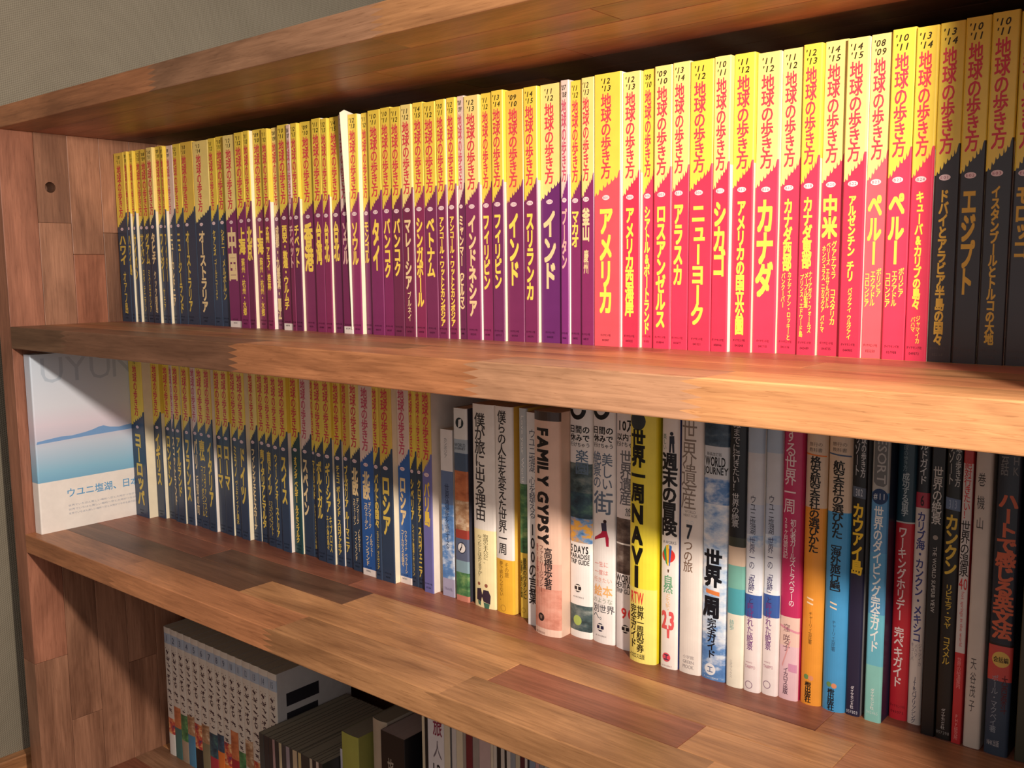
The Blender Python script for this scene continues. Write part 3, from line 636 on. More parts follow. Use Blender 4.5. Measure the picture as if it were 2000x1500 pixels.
SPECIAL=[
 dict(x0=543.4,x1=559.0,y=158.7,h=162,b=0,base=(120, 145, 185),side=(238, 232, 222),label='short paperback with a white top and a cloudy blue sky spine',
  bands=[(122.3, 162, (225, 220, 215)), (90.1, 122.3, (96, 116, 152)), (52.7, 90.1, 'sky'), (17.5, 52.7, 'sky'), (0, 17.5, (170, 165, 190))],
  items=[('v', 'カンボジア', 0.45, 154.1, 134.5, 0.22, (90, 90, 95), 0), ('v', '世界遺産を旅する', 0.5, 109.9, 46.7, 0.34, (40, 50, 80), 0), ('h', 'TRAVEL', 0.5, 8.4, 5.9, 0.7, (110, 105, 130), 0)]),
 dict(x0=562.1,x1=579.0,y=156.9,h=184,b=0.5,base=(120, 90, 70),side=(60, 60, 70),label='paperback with collage spine of orange rock, white clock and green cactus',
  bands=[(155.0, 184, (225, 225, 220)), (142.0, 155.0, (165, 180, 190)), (125.1, 142.0, (70, 90, 115)), (96.9, 125.1, 'orange'), (69.0, 96.9, 'sand'), (60.6, 69.0, (150, 60, 50)), (39.3, 60.6, (90, 100, 125)), (27.9, 39.3, (130, 160, 170)), (5.5, 27.9, 'leaf'), (0, 5.5, (200, 130, 110))],
  items=[('disc', 0.5, 170.3, 5, (25, 40, 45)), ('poly', [(0.4, 165.6), (0.62, 167.5), (0.66, 174.2), (0.44, 173.2)], (225, 225, 220)), ('h', 'WORLD', 0.5, 151.2, 147.8, 0.8, (40, 45, 55), 0), ('h', 'JOURNEY', 0.5, 147.3, 144.4, 0.8, (40, 45, 55), 0), ('disc', 0.52, 51.7, 5.4, (35, 40, 60)), ('disc', 0.52, 51.7, 4.6, (225, 220, 215)), ('poly', [(0.5, 51.7), (0.56, 51.7), (0.6, 57.6), (0.55, 57.6)], (30, 30, 40)), ('poly', [(0.36, 49.7), (0.5, 52.7), (0.52, 50.7), (0.38, 47.3)], (30, 30, 40))]),
 dict(x0=585.0,x1=611.7,y=156.3,h=190,b=2.5,base=(238, 232, 222),side=(238, 232, 222),label='white paperback with cream band showing two small figures in dark coats',
  bands=[(73.9, 190, (236, 230, 220)), (0, 73.9, (246, 232, 178))],
  items=[('v', '僕が旅に出る理由', 0.4, 181.5, 82.1, 0.46, (60, 55, 55), 0.4), ('v', '物語の主人公に、', 0.62, 70.0, 42.5, 0.2, (90, 80, 50), 0), ('v', 'なったことはありますか？', 0.34, 68.6, 27.9, 0.2, (90, 80, 50), 0), ('disc', 0.28, 22.0, 1.7, (150, 90, 70)), ('disc', 0.62, 21.5, 1.8, (150, 90, 70)), ('poly', [(0.18, 17.1), (0.38, 18.1), (0.44, 12.2), (0.4, 7.3), (0.38, 5.4), (0.16, 6.4)], (58, 45, 58)), ('poly', [(0.5, 17.1), (0.72, 17.1), (0.8, 12.2), (0.78, 4.4), (0.5, 5.9), (0.42, 10.3)], (58, 45, 58)), ('poly', [(0.22, 5.9), (0.37, 5.4), (0.36, 1.5), (0.24, 2.4)], (70, 110, 90)), ('poly', [(0.5, 5.4), (0.76, 4.4), (0.72, -1.0), (0.54, -0.0)], (70, 110, 90))]),
 dict(x0=611.9,x1=632.9,y=157.2,h=190,b=2,base=(238, 232, 222),side=(240, 200, 90),label='white paperback with a mustard yellow band around its foot',
  bands=[(50.3, 190, (236, 230, 222)), (0, 50.3, (240, 184, 60))],
  items=[('v', '僕らの人生を変えた世界一周', 0.46, 185.9, 55.0, 0.44, (55, 50, 50), 0.4), ('v', 'その旅', 0.66, 47.9, 34.0, 0.2, (130, 90, 30), 0), ('v', '夢で終わらせない、', 0.36, 48.4, 11.4, 0.2, (130, 90, 30), 0), ('ring', 0.45, 4.7, 3.2, (190, 140, 50))]),
 dict(x0=638.9,x1=647.8,y=159.5,h=190,b=1,base=(200, 205, 205),side=(225, 200, 110),label='slim paperback with pale blue top, green leaves and yellow foot',
  bands=[(122.6, 190, (190, 198, 200)), (59.8, 122.6, 'leaf'), (0, 59.8, (235, 200, 80))],
  items=[('r', 'Love your World.', 0.5, 183.4, 122.6, 0.4, (245, 245, 240), 0), ('v', '最高のワタシに', 0.7, 55.2, 17.4, 0.36, (60, 60, 25), 0.5), ('v', '出逢う旅の言葉', 0.28, 52.8, 18.3, 0.3, (60, 60, 25), 0.5), ('ring', 0.5, 6.9, 2.4, (170, 140, 40))]),
 dict(x0=655.7,x1=669.5,y=150.5,h=189,b=0,base=(228, 226, 222),side=(228, 226, 222),label='white paperback squeezed beside the thick pink brick-pattern book',
  bands=[],
  items=[('v', 'ウユニ塩湖 心を整える', 0.45, 174.3, 95.9, 0.5, (70, 75, 90), 0), ('v', '100の言葉', 0.45, 92.2, 19.4, 0.6, (35, 35, 40), 0.5)]),
 dict(x0=670.6,x1=698.3,y=138.5,h=193,b=4,base=(214, 172, 148),side=(222, 190, 168),label='thick pinkish brick-pattern book with large black sideways lettering',
  bands=[(185.5, 193, (70, 52, 45)), (63.7, 185.5, (224, 188, 166)), (41.3, 63.7, (222, 172, 152)), (6.1, 41.3, 'brick'), (0, 6.1, (232, 200, 180))],
  items=[('r', 'FAMILY GYPSY', 0.42, 178.6, 80.6, 0.42, (30, 24, 24), 1), ('v', '高橋歩著', 0.62, 77.1, 41.3, 0.26, (50, 40, 40), 0.5), ('v', 'ファミリージプシー', 0.36, 78.8, 37.7, 0.17, (90, 50, 45), 0), ('disc', 0.34, 15.6, 3.6, (45, 35, 35)), ('h', 'W', 0.34, 17.4, 13.8, 0.1, (200, 160, 140), 0), ('v', '愛と奇跡の旅', 0.17, 78.8, 41.3, 0.1, (170, 80, 70), 0), ('h', 'SANCTUARY BOOKS', 0.3, 2.9, 1.1, 0.4, (150, 110, 100), 0)]),
 dict(x0=698.5,x1=720.9,y=152.9,h=210,b=2.5,base=(236, 232, 226),side=(238, 232, 222),label='white guidebook with lake and orange flower photos on its spine',
  bands=[(150.4, 210, (240, 236, 230)), (125.6, 150.4, 'lake'), (103.8, 125.6, 'lake2'), (82.7, 103.8, 'flower'), (28.5, 82.7, (240, 236, 230)), (6.0, 28.5, 'lake'), (0, 6.0, (238, 236, 228))],
  items=[('arc', 0.42, 195.4, 8.5, (22, 20, 22)), ('h', '日間の', 0.5, 181.8, 175.8, 0.84, (22, 20, 22), 0.6), ('h', '休みで', 0.5, 174.9, 168.9, 0.84, (22, 20, 22), 0.6), ('h', '行けちゃう', 0.5, 168.0, 164.2, 0.84, (22, 20, 22), 0.3), ('h', '楽', 0.62, 162.0, 151.7, 0.52, (95, 115, 135), 0.3), ('h', '園', 0.62, 151.2, 141.3, 0.52, (95, 115, 135), 0.3), ('h', '5 DAYS', 0.48, 80.0, 73.9, 0.84, (40, 35, 35), 0.7), ('h', 'PARADISE', 0.5, 73.0, 69.0, 0.88, (40, 35, 35), 0.5), ('h', 'TRIP GUIDE', 0.5, 68.1, 64.1, 0.84, (40, 35, 35), 0.5), ('disc', 0.44, 43.2, 3.6, (40, 32, 36)), ('v', '工', 0.44, 45.9, 40.5, 0.26, (235, 230, 220), 1), ('h', 'A-WORKS', 0.46, 36.1, 34.7, 0.5, (120, 110, 110), 0), ('disc', 0.42, 15.0, 4.4, (170, 190, 100))]),
 dict(x0=721.1,x1=743.0,y=154.5,h=210,b=2.5,base=(236, 232, 228),side=(225, 225, 230),label='white guidebook with small dancing figure in red trousers',
  bands=[(0, 210, (240, 234, 228))],
  items=[('arc', 0.42, 197.2, 8.5, (22, 20, 22)), ('h', '日間の', 0.5, 182.9, 177.0, 0.84, (22, 20, 22), 0.6), ('h', '休みで', 0.5, 176.2, 170.3, 0.84, (22, 20, 22), 0.6), ('h', '行けちゃう', 0.5, 169.4, 165.6, 0.84, (22, 20, 22), 0.3), ('v', '絶景の', 0.25, 161.8, 131.6, 0.38, (105, 120, 140), 0.3), ('v', '美しい', 0.7, 161.0, 130.8, 0.4, (95, 110, 130), 0.3), ('h', '街', 0.5, 129.5, 110.6, 0.84, (100, 115, 135), 0.3), ('disc', 0.62, 104.6, 1.6, (50, 30, 30)), ('poly', [(0.45, 102.8), (0.68, 103.7), (0.7, 96.8), (0.5, 95.9)], (60, 55, 75)), ('poly', [(0.5, 96.4), (0.7, 96.8), (0.78, 90.7), (0.78, 83.8), (0.68, 83.8), (0.64, 91.6), (0.3, 89.0), (0.12, 87.3), (0.14, 89.9), (0.44, 94.2)], (170, 30, 60)), ('h', '一生に', 0.45, 70.3, 66.0, 0.62, (220, 130, 120), 0), ('h', '一度は', 0.45, 63.3, 59.0, 0.62, (220, 130, 120), 0), ('h', '行きたい', 0.5, 56.8, 52.4, 0.8, (225, 160, 140), 0), ('h', '絵本', 0.52, 50.2, 40.6, 0.8, (240, 180, 110), 0.4), ('h', 'のような', 0.5, 39.2, 34.8, 0.84, (150, 160, 140), 0), ('h', '別世界', 0.54, 33.5, 26.5, 0.9, (80, 80, 85), 0.2), ('h', 'へ。', 0.28, 25.6, 20.3, 0.4, (80, 90, 100), 0), ('disc', 0.42, 13.6, 3.6, (40, 36, 66)), ('v', '工', 0.42, 16.3, 11.0, 0.26, (235, 230, 220), 1), ('h', 'A-WORKS', 0.44, 7.0, 5.7, 0.5, (130, 120, 120), 0)]),
 dict(x0=744.0,x1=765.3,y=154.6,h=210,b=2.5,base=(230, 226, 222),side=(238, 232, 222),label='white guidebook with temple photos, half hidden by the yellow book',
  bands=[(110.1, 210, (238, 230, 226)), (89.6, 110.1, 'temple'), (88.3, 89.6, (238, 232, 222)), (63.9, 88.3, 'temple'), (0, 63.9, (238, 230, 226))],
  items=[('h', '10万', 0.5, 190.5, 181.4, 0.8, (22, 20, 22), 0.6), ('h', '以内で', 0.5, 179.7, 173.9, 0.84, (22, 20, 22), 0.5), ('h', '行けちゃう', 0.5, 173.1, 168.9, 0.9, (22, 20, 22), 0.3), ('v', '世界遺産', 0.5, 165.6, 121.5, 0.5, (110, 110, 115), 0.4), ('h', '旅', 0.64, 119.4, 112.6, 0.3, (90, 90, 90), 0.2), ('h', 'WORLD', 0.5, 63.0, 57.0, 0.9, (50, 45, 45), 0.6), ('h', 'HERITAGE', 0.5, 56.6, 52.2, 0.92, (50, 45, 45), 0.5), ('h', 'TRIP GUIDE', 0.5, 51.4, 47.5, 0.9, (50, 45, 45), 0.4), ('h', '90', 0.6, 35.4, 26.7, 0.6, (220, 60, 60), 0.5), ('disc', 0.52, 17.9, 3.6, (35, 30, 34)), ('v', '工', 0.52, 20.6, 15.3, 0.26, (235, 230, 220), 1)]),
 dict(x0=765.5,x1=790.2,y=140.4,h=211,b=4,base=(245, 224, 50),side=(248, 226, 40),label='thick bright yellow book with NAVI in large black letters',
  bands=[(60.7, 211, (244, 224, 66)), (0, 60.7, (246, 228, 120))],
  items=[('disc', 0.36, 193.8, 7.5, (55, 60, 62)), ('v', '世界一周', 0.38, 186.2, 129.8, 0.5, (20, 18, 14), 1), ('h', 'N', 0.36, 127.0, 113.5, 0.42, (20, 18, 14), 1), ('h', 'A', 0.36, 109.8, 96.7, 0.42, (20, 18, 14), 1), ('h', 'V', 0.36, 93.0, 79.8, 0.42, (20, 18, 14), 1), ('h', 'I', 0.36, 77.7, 62.0, 0.08, (20, 18, 14), 1), ('h', 'RTW', 0.38, 57.4, 48.2, 0.5, (228, 60, 60), 0.5), ('v', '世界一周航空券', 0.52, 46.6, 8.8, 0.24, (50, 38, 20), 0.6), ('v', '完全ガイド', 0.24, 46.6, 11.3, 0.24, (50, 38, 20), 0.6), ('h', 'イカロス出版', 0.38, 7.5, 3.3, 0.6, (60, 50, 40), 0.3)]),
 dict(x0=793.1,x1=808.0,y=144.8,h=210,b=1.5,base=(240, 232, 222),side=(60, 70, 130),label='white book with rainbow hot-air balloon and pink 23 on spine',
  bands=[],
  items=[('disc', 0.62, 186.0, 1.5, (40, 45, 55)), ('poly', [(0.5, 184.0), (0.76, 184.4), (0.78, 178.5), (0.5, 178.1)], (45, 50, 62)), ('poly', [(0.5, 178.5), (0.62, 178.5), (0.58, 171.4), (0.48, 171.4)], (40, 44, 55)), ('poly', [(0.64, 178.5), (0.76, 178.5), (0.78, 171.4), (0.68, 171.4)], (40, 44, 55)), ('v', '楽しい', 0.22, 185.6, 173.0, 0.2, (90, 120, 90), 0), ('v', '週末の冒険', 0.5, 170.6, 106.7, 0.8, (35, 32, 34), 0.8), ('h', 'A-WORKS', 0.55, 102.6, 100.2, 0.75, (110, 105, 110), 0), ('disc', 0.5, 90.9, 5.6, (225, 60, 50)), ('poly', [(0.2, 93.7), (0.34, 98.6), (0.44, 83.2), (0.36, 84.8)], (60, 150, 90)), ('poly', [(0.36, 98.6), (0.52, 99.8), (0.52, 82.4), (0.44, 83.2)], (240, 200, 50)), ('poly', [(0.56, 99.4), (0.7, 98.6), (0.6, 83.2), (0.55, 82.4)], (60, 110, 180)), ('poly', [(0.46, 79.9), (0.56, 79.9), (0.54, 77.5), (0.48, 77.5)], (90, 60, 40)), ('v', '自然', 0.5, 75.0, 61.1, 0.5, (110, 170, 130), 0.5), ('v', 'アクティビティ', 0.5, 60.3, 47.2, 0.3, (240, 190, 110), 0), ('h', '23', 0.5, 45.9, 32.3, 0.8, (225, 90, 90), 0.8), ('poly', [(0.46, 32.3), (0.62, 32.3), (0.6, 24.9), (0.48, 24.9)], (225, 90, 90)), ('disc', 0.44, 9.1, 3.6, (226, 80, 95)), ('v', '工', 0.44, 11.6, 6.6, 0.26, (60, 60, 80), 1), ('h', 'A-WORKS', 0.46, 2.8, 1.6, 0.6, (190, 150, 150), 0)]),
 dict(x0=808.5,x1=827.3,y=146.4,h=210,b=2,base=(235, 225, 214),side=(235, 225, 214),label='plain cream book with thin brown lettering and a bold 7',
  bands=[],
  items=[('v', '世界遺産', 0.42, 197.3, 129.6, 0.66, (140, 125, 112), 0), ('h', 'WORLD', 0.5, 128.8, 126.5, 0.5, (150, 135, 125), 0), ('h', 'HERITAGE', 0.5, 125.7, 123.7, 0.62, (150, 135, 125), 0), ('ring', 0.38, 119.7, 1.2, (190, 200, 210)), ('ring', 0.6, 119.7, 1.2, (190, 200, 210)), ('h', '7', 0.48, 117.3, 106.6, 0.32, (50, 55, 65), 0.7), ('v', 'つの旅', 0.44, 105.4, 80.6, 0.4, (125, 95, 75), 0.2), ('h', '小学館', 0.5, 14.8, 11.9, 0.5, (160, 150, 150), 0), ('h', 'GREEN', 0.5, 10.7, 8.2, 0.5, (150, 140, 140), 0), ('h', 'MOOK', 0.5, 7.0, 4.1, 0.5, (150, 140, 140), 0)]),
 dict(x0=827.5,x1=847.9,y=147.6,h=222,b=2,base='sky',side=(60, 100, 160),label='blue sky book with WORLD JOURNEY above large black characters',
  bands=[(179.9, 222, 'dark_navy'), (155.7, 179.9, (214, 220, 224)), (136.3, 155.7, 'sky'), (71.6, 136.3, 'sky2'), (35.6, 71.6, 'sky2'), (0, 35.6, 'sky')],  # top band: navy print, with some shade put into its dark colour
  items=[('h', '新装改訂版', 0.45, 175.3, 172.6, 0.6, (60, 60, 60), 0), ('h', 'WORLD', 0.48, 171.9, 164.9, 0.8, (25, 25, 30), 0.5), ('h', 'JOURNEY', 0.5, 164.2, 157.2, 0.95, (25, 25, 30), 0.5), ('v', '世界', 0.46, 100.8, 73.2, 0.66, (18, 20, 28), 1), ('poly', [(0.2, 70.8), (0.75, 69.6), (0.75, 66.4), (0.2, 67.6)], (225, 130, 70)), ('h', '周', 0.4, 64.4, 49.3, 0.62, (18, 20, 28), 1), ('v', '完全ガイド', 0.46, 48.1, 17.1, 0.34, (24, 26, 36), 0.7), ('disc', 0.42, 8.2, 4.6, (235, 235, 235)), ('v', '工', 0.42, 10.6, 5.8, 0.22, (60, 90, 140), 0.6), ('h', 'A-WORKS', 0.44, 2.5, 1.3, 0.6, (220, 225, 230), 0)]),
 dict(x0=849.0,x1=862.7,y=146.5,h=210,b=1.5,base=(238, 232, 215),side=(238, 232, 222),label='black-topped book fading to turquoise above a cream band',
  bands=[(114.5, 210, (26, 30, 36)), (107.5, 114.5, (60, 65, 55)), (93.3, 107.5, (214, 190, 165)), (75.8, 93.3, (120, 180, 165)), (56.2, 75.8, (80, 165, 175)), (0, 56.2, (240, 234, 214))],
  items=[('v', '死ぬまでに行きたい！', 0.45, 206.8, 148.9, 0.4, (205, 205, 205), 0), ('v', '世界の絶景', 0.45, 147.4, 122.2, 0.4, (205, 205, 205), 0), ('v', '詩歩', 0.36, 51.5, 43.6, 0.26, (120, 180, 175), 0), ('v', '三才ブックス', 0.36, 20.7, 6.8, 0.16, (180, 175, 170), 0)]),
 dict(x0=862.9,x1=875.8,y=147.1,h=210,b=1.5,base=(240, 232, 226),side=(238, 232, 222),label='sky blue book with a white band, beside the black-topped turquoise book',
  bands=[(178.8, 210, (172, 190, 208)), (141.3, 178.8, (204, 206, 210)), (118.6, 141.3, (190, 200, 216)), (109.9, 118.6, 'sky2'), (77.7, 109.9, (228, 232, 238)), (73.9, 77.7, 'sky2'), (56.9, 73.9, (60, 95, 165)), (0, 56.9, (242, 230, 226))],
  items=[('v', 'ウユニ塩湖', 0.45, 147.7, 119.0, 0.34, (50, 55, 70), 0), ('v', '世界一の', 0.45, 116.7, 93.1, 0.34, (60, 55, 95), 0), ('v', '「奇跡」と', 0.45, 92.3, 66.9, 0.34, (70, 60, 110), 0.2), ('v', '呼ばれた絶景', 0.42, 67.7, 31.9, 0.36, (120, 60, 130), 0.2), ('h', 'written by', 0.4, 23.3, 21.4, 0.4, (190, 150, 160), 0), ('h', 'TABIPPO', 0.46, 20.2, 17.8, 0.62, (180, 120, 140), 0), ('ring', 0.4, 5.2, 3, (150, 120, 140))]),
 dict(x0=876.0,x1=888.2,y=150.0,h=210,b=1.5,base=(240, 232, 226),side=(238, 232, 222),label='sky blue book with a white band, beside the magenta book',
  bands=[(179.8, 210, (172, 190, 208)), (142.7, 179.8, (204, 206, 210)), (120.2, 142.7, (190, 200, 216)), (111.6, 120.2, 'sky2'), (79.7, 111.6, (228, 232, 238)), (75.9, 79.7, 'sky2'), (59.0, 75.9, (60, 95, 165)), (0, 59.0, (242, 230, 226))],
  items=[('v', 'ウユニ塩湖', 0.45, 149.1, 120.6, 0.34, (50, 55, 70), 0), ('v', '世界一の', 0.45, 118.4, 94.9, 0.34, (60, 55, 95), 0), ('v', '「奇跡」と', 0.45, 94.2, 69.0, 0.34, (70, 60, 110), 0.2), ('v', '呼ばれた絶景', 0.42, 69.8, 34.3, 0.36, (120, 60, 130), 0.2), ('h', 'written by', 0.4, 25.8, 23.8, 0.4, (190, 150, 160), 0), ('h', 'TABIPPO', 0.46, 22.7, 20.3, 0.62, (180, 120, 140), 0), ('ring', 0.4, 7.8, 3, (150, 120, 140))]),
 dict(x0=888.4,x1=903.0,y=151.6,h=210,b=1.5,base=(200, 50, 100),side=(190, 40, 90),label='magenta book with white lettering above a pastel pink map band',
  bands=[(62.0, 210, (196, 48, 98)), (40.3, 62.0, (240, 205, 190)), (0, 40.3, (236, 198, 205))],
  items=[('v', '恋する世界一周', 0.4, 209.0, 137.8, 0.56, (236, 215, 215), 0.2), ('v', '初心者ガールズトラベラーの', 0.62, 133.7, 70.0, 0.26, (240, 225, 225), 0.3), ('v', '20ヶ月旅日記', 0.24, 134.5, 104.7, 0.24, (240, 225, 225), 0.2), ('h', '窪', 0.42, 56.7, 51.0, 0.34, (120, 80, 90), 0), ('v', '咲子', 0.42, 48.7, 36.5, 0.34, (120, 80, 90), 0), ('v', 'イカロス出版', 0.42, 24.2, 4.1, 0.24, (90, 60, 80), 0.4), ('poly', [(0.05, 55.6), (1, 51.8), (1, 50.2), (0.05, 54.0)], (222, 150, 165)), ('poly', [(0.2, 25.7), (0.6, 44.9), (0.64, 44.1), (0.24, 24.2)], (225, 160, 160)), ('poly', [(0.55, 27.6), (0.95, 27.2), (0.95, 21.1), (0.55, 21.8)], (214, 150, 180))]),
 dict(x0=903.4,x1=918.9,y=153.5,h=210,b=3,base=(240, 158, 58),side=(240, 158, 58),label='orange paperback with a beige top and bold black lettering',
  bands=[(143.9, 210, (222, 198, 170)), (0, 143.9, (240, 158, 58))],
  items=[('h', '旅行の', 0.5, 190.2, 187.4, 0.6, (110, 90, 80), 0), ('h', '教科書', 0.5, 186.3, 183.4, 0.6, (110, 90, 80), 0), ('poly', [(0.04, 182.3), (0.96, 181.2), (0.96, 180.2), (0.04, 181.2)], (230, 130, 60)), ('v', '格安航空会社の選びかた', 0.52, 180.2, 111.7, 0.44, (36, 34, 34), 0.7), ('poly', [(0.3, 79.4), (0.6, 78.3), (0.6, 77.1), (0.3, 78.3)], (250, 225, 190)), ('poly', [(0.3, 76.0), (0.6, 74.9), (0.6, 73.8), (0.3, 74.9)], (250, 225, 190)), ('v', 'チャーリィ古庄著', 0.5, 68.9, 45.2, 0.16, (120, 85, 40), 0), ('disc', 0.36, 20.6, 1.9, (110, 150, 90)), ('disc', 0.58, 20.2, 1.9, (226, 150, 110)), ('v', '枻出版社', 0.46, 17.1, 1.8, 0.28, (30, 28, 28), 0.7)]),
 dict(x0=919.5,x1=936.0,y=153.9,h=210,b=3,base=(74, 160, 214),side=(74, 160, 214),label='sky blue paperback with a beige top and bold black lettering',
  bands=[(143.2, 210, (222, 198, 170)), (0, 143.2, (74, 160, 214))],
  items=[('h', '旅行の', 0.5, 192.0, 189.2, 0.6, (110, 90, 80), 0), ('h', '教科書', 0.5, 188.1, 185.3, 0.6, (110, 90, 80), 0), ('poly', [(0.04, 184.2), (0.96, 183.2), (0.96, 182.1), (0.04, 183.2)], (80, 100, 130)), ('v', '航空会社の選びかた', 0.5, 178.9, 124.8, 0.44, (36, 34, 34), 0.7), ('v', '［海外旅行編］', 0.48, 124.1, 83.3, 0.4, (36, 38, 42), 0.7), ('poly', [(0.3, 79.6), (0.6, 78.5), (0.6, 77.4), (0.3, 78.5)], (250, 225, 190)), ('poly', [(0.3, 76.3), (0.6, 75.2), (0.6, 74.1), (0.3, 75.2)], (250, 225, 190)), ('v', 'チャーリィ古庄著', 0.5, 66.3, 44.1, 0.16, (60, 100, 130), 0), ('disc', 0.36, 19.4, 1.9, (110, 150, 90)), ('disc', 0.58, 19.0, 1.9, (226, 150, 110)), ('v', '枻出版社', 0.46, 16.4, 0.6, 0.28, (30, 28, 28), 0.7)]),
 dict(x0=936.2,x1=946.2,y=156.4,h=210,b=0.5,base=(34, 32, 54),side=(150, 150, 150),label='black and navy resort guide titled カウアイ島 in yellow',
  bands=[(102.2, 210, (20, 18, 20)), (0, 102.2, (38, 36, 62))],
  items=[('v', '地球の歩き方', 0.72, 203.2, 169.3, 0.3, (200, 200, 200), 0.4), ('v', 'リゾート', 0.3, 199.4, 170.0, 0.34, (190, 190, 190), 0.3), ('poly', [(0.06, 162.9), (0.94, 161.9), (0.94, 154.4), (0.06, 155.5)], (90, 100, 115)), ('h', '302', 0.5, 161.1, 156.2, 0.5, (200, 205, 210), 0.2), ('v', 'カウアイ島', 0.5, 150.9, 101.5, 0.72, (238, 196, 50), 0.8), ('v', 'ダイヤモンド社', 0.5, 21.6, 5.2, 0.22, (225, 220, 225), 0.4), ('h', '057803', 0.5, 4.0, 1.8, 0.8, (190, 190, 200), 0.2)]),
 dict(x0=949.3,x1=960.8,y=156.3,h=210,b=0.5,base=(120, 200, 200),side=(30, 34, 60),label='turquoise diving guide with a dark blue 11 badge',
  bands=[(160.7, 210, (176, 176, 170)), (119.3, 160.7, (84, 146, 194)), (76.4, 119.3, (88, 158, 202)), (40.2, 76.4, (110, 190, 210)), (0, 40.2, (140, 205, 195))],
  items=[('poly', [(0.12, 196.0), (0.88, 195.0), (0.88, 166.6), (0.7, 164.6), (0.3, 165.3), (0.12, 167.7)], (110, 112, 112)), ('r', 'RESORT', 0.55, 203.6, 167.0, 0.5, (180, 180, 176), 0.2), ('disc', 0.5, 157.9, 5.4, (34, 60, 100)), ('h', '#11', 0.5, 160.0, 155.5, 0.7, (200, 210, 215), 0.3), ('v', '世界のダイビング完全ガイド', 0.48, 150.9, 49.7, 0.5, (238, 240, 236), 0.6), ('v', 'ダイヤモンド社', 0.5, 23.8, 8.7, 0.22, (235, 240, 235), 0.4), ('h', '045465', 0.5, 7.6, 5.4, 0.7, (205, 225, 220), 0)]),
 dict(x0=961.0,x1=973.5,y=170.1,h=210,b=1.5,base=(188, 36, 48),side=(215, 160, 70),label='red working-holiday guide with a dark teal top',
  bands=[(139.8, 210, (34, 64, 78)), (138.8, 139.8, (190, 190, 185)), (0, 138.8, (190, 38, 50))],
  items=[('v', '地球の歩き方', 0.45, 195.4, 174.5, 0.22, (140, 160, 165), 0), ('v', '成功する留学', 0.5, 173.2, 143.7, 0.34, (190, 200, 200), 0.3), ('v', 'ワーキングホリデー', 0.45, 136.0, 70.9, 0.44, (236, 214, 208), 0.6), ('v', '完ペキガイド', 0.45, 65.8, 23.4, 0.48, (236, 214, 208), 0.6), ('h', 'ダイヤモンド社', 0.5, 10.9, 8.6, 0.8, (90, 20, 30), 0), ('h', '043072', 0.5, 6.4, 4.6, 0.7, (90, 20, 30), 0)]),
 dict(x0=973.7,x1=982.7,y=170.3,h=210,b=0.5,base=(210, 196, 186),side=(40, 30, 30),label='cream Caribbean guide with blue title and small red 6 panel',
  bands=[(161.4, 210, (24, 26, 34)), (151.0, 161.4, (176, 46, 66)), (0, 151.0, (212, 198, 188))],
  items=[('v', 'ワールドガイド', 0.5, 206.8, 167.0, 0.5, (215, 215, 215), 0.3), ('h', '6', 0.5, 159.4, 152.4, 0.3, (50, 20, 30), 0.5), ('v', 'カリブ海・カンクン・メキシコ', 0.5, 148.2, 58.3, 0.56, (58, 62, 120), 0.7), ('v', 'ジャマイカ', 0.78, 57.6, 41.7, 0.2, (110, 100, 110), 0), ('v', 'バハマ', 0.5, 56.9, 47.5, 0.2, (110, 100, 110), 0), ('v', 'キューバ', 0.24, 57.6, 44.6, 0.2, (110, 100, 110), 0), ('v', 'JTBパブリッシング', 0.5, 33.7, 0.8, 0.3, (70, 66, 90), 0.3)]),
 dict(x0=986.1,x1=994.6,y=160.2,h=212,b=0,base=(22, 20, 20),side=(22, 20, 20),label='black book with white sideways English text on the spine',
  bands=[],
  items=[('v', '世界の絶景', 0.5, 181.9, 144.1, 0.66, (200, 196, 190), 0.3), ('disc', 0.5, 135.2, 1.6, (150, 140, 130)), ('r', 'THE WORLD SUPERB VIEW', 0.5, 129.1, 84.9, 0.28, (190, 186, 180), 0)]),
 dict(x0=994.8,x1=1005.0,y=160.6,h=210,b=0.5,base=(26, 24, 22),side=(30, 28, 26),label='black resort guide titled カンクン in yellow',
  bands=[],
  items=[('v', '地球の歩き方', 0.72, 203.6, 170.4, 0.3, (195, 195, 190), 0.4), ('v', 'リゾート', 0.3, 199.6, 171.1, 0.34, (185, 185, 180), 0.3), ('poly', [(0.06, 163.1), (0.94, 162.1), (0.94, 154.4), (0.06, 155.4)], (100, 120, 150)), ('h', '313', 0.5, 161.4, 156.0, 0.5, (150, 165, 190), 0.2), ('v', 'カンクン', 0.5, 151.7, 111.7, 0.72, (216, 180, 70), 0.8), ('v', 'リビエラ・マヤ', 0.5, 105.5, 75.9, 0.4, (214, 180, 72), 0.4), ('v', 'コスメル', 0.5, 70.4, 51.5, 0.42, (214, 180, 72), 0.4), ('v', 'ダイヤモンド社', 0.5, 21.3, 7.1, 0.24, (190, 185, 180), 0.3), ('h', '057398', 0.5, 5.7, 3.6, 0.8, (150, 146, 140), 0)]),
 dict(x0=1005.3,x1=1011.2,y=160.3,h=210,b=0,base=(214, 205, 198),side=(200, 50, 55),label='thin red and white hot-spring book with a red band',
  bands=[(186.5, 210, (190, 50, 48)), (61.8, 186.5, (214, 204, 198)), (0, 61.8, (200, 48, 52))],
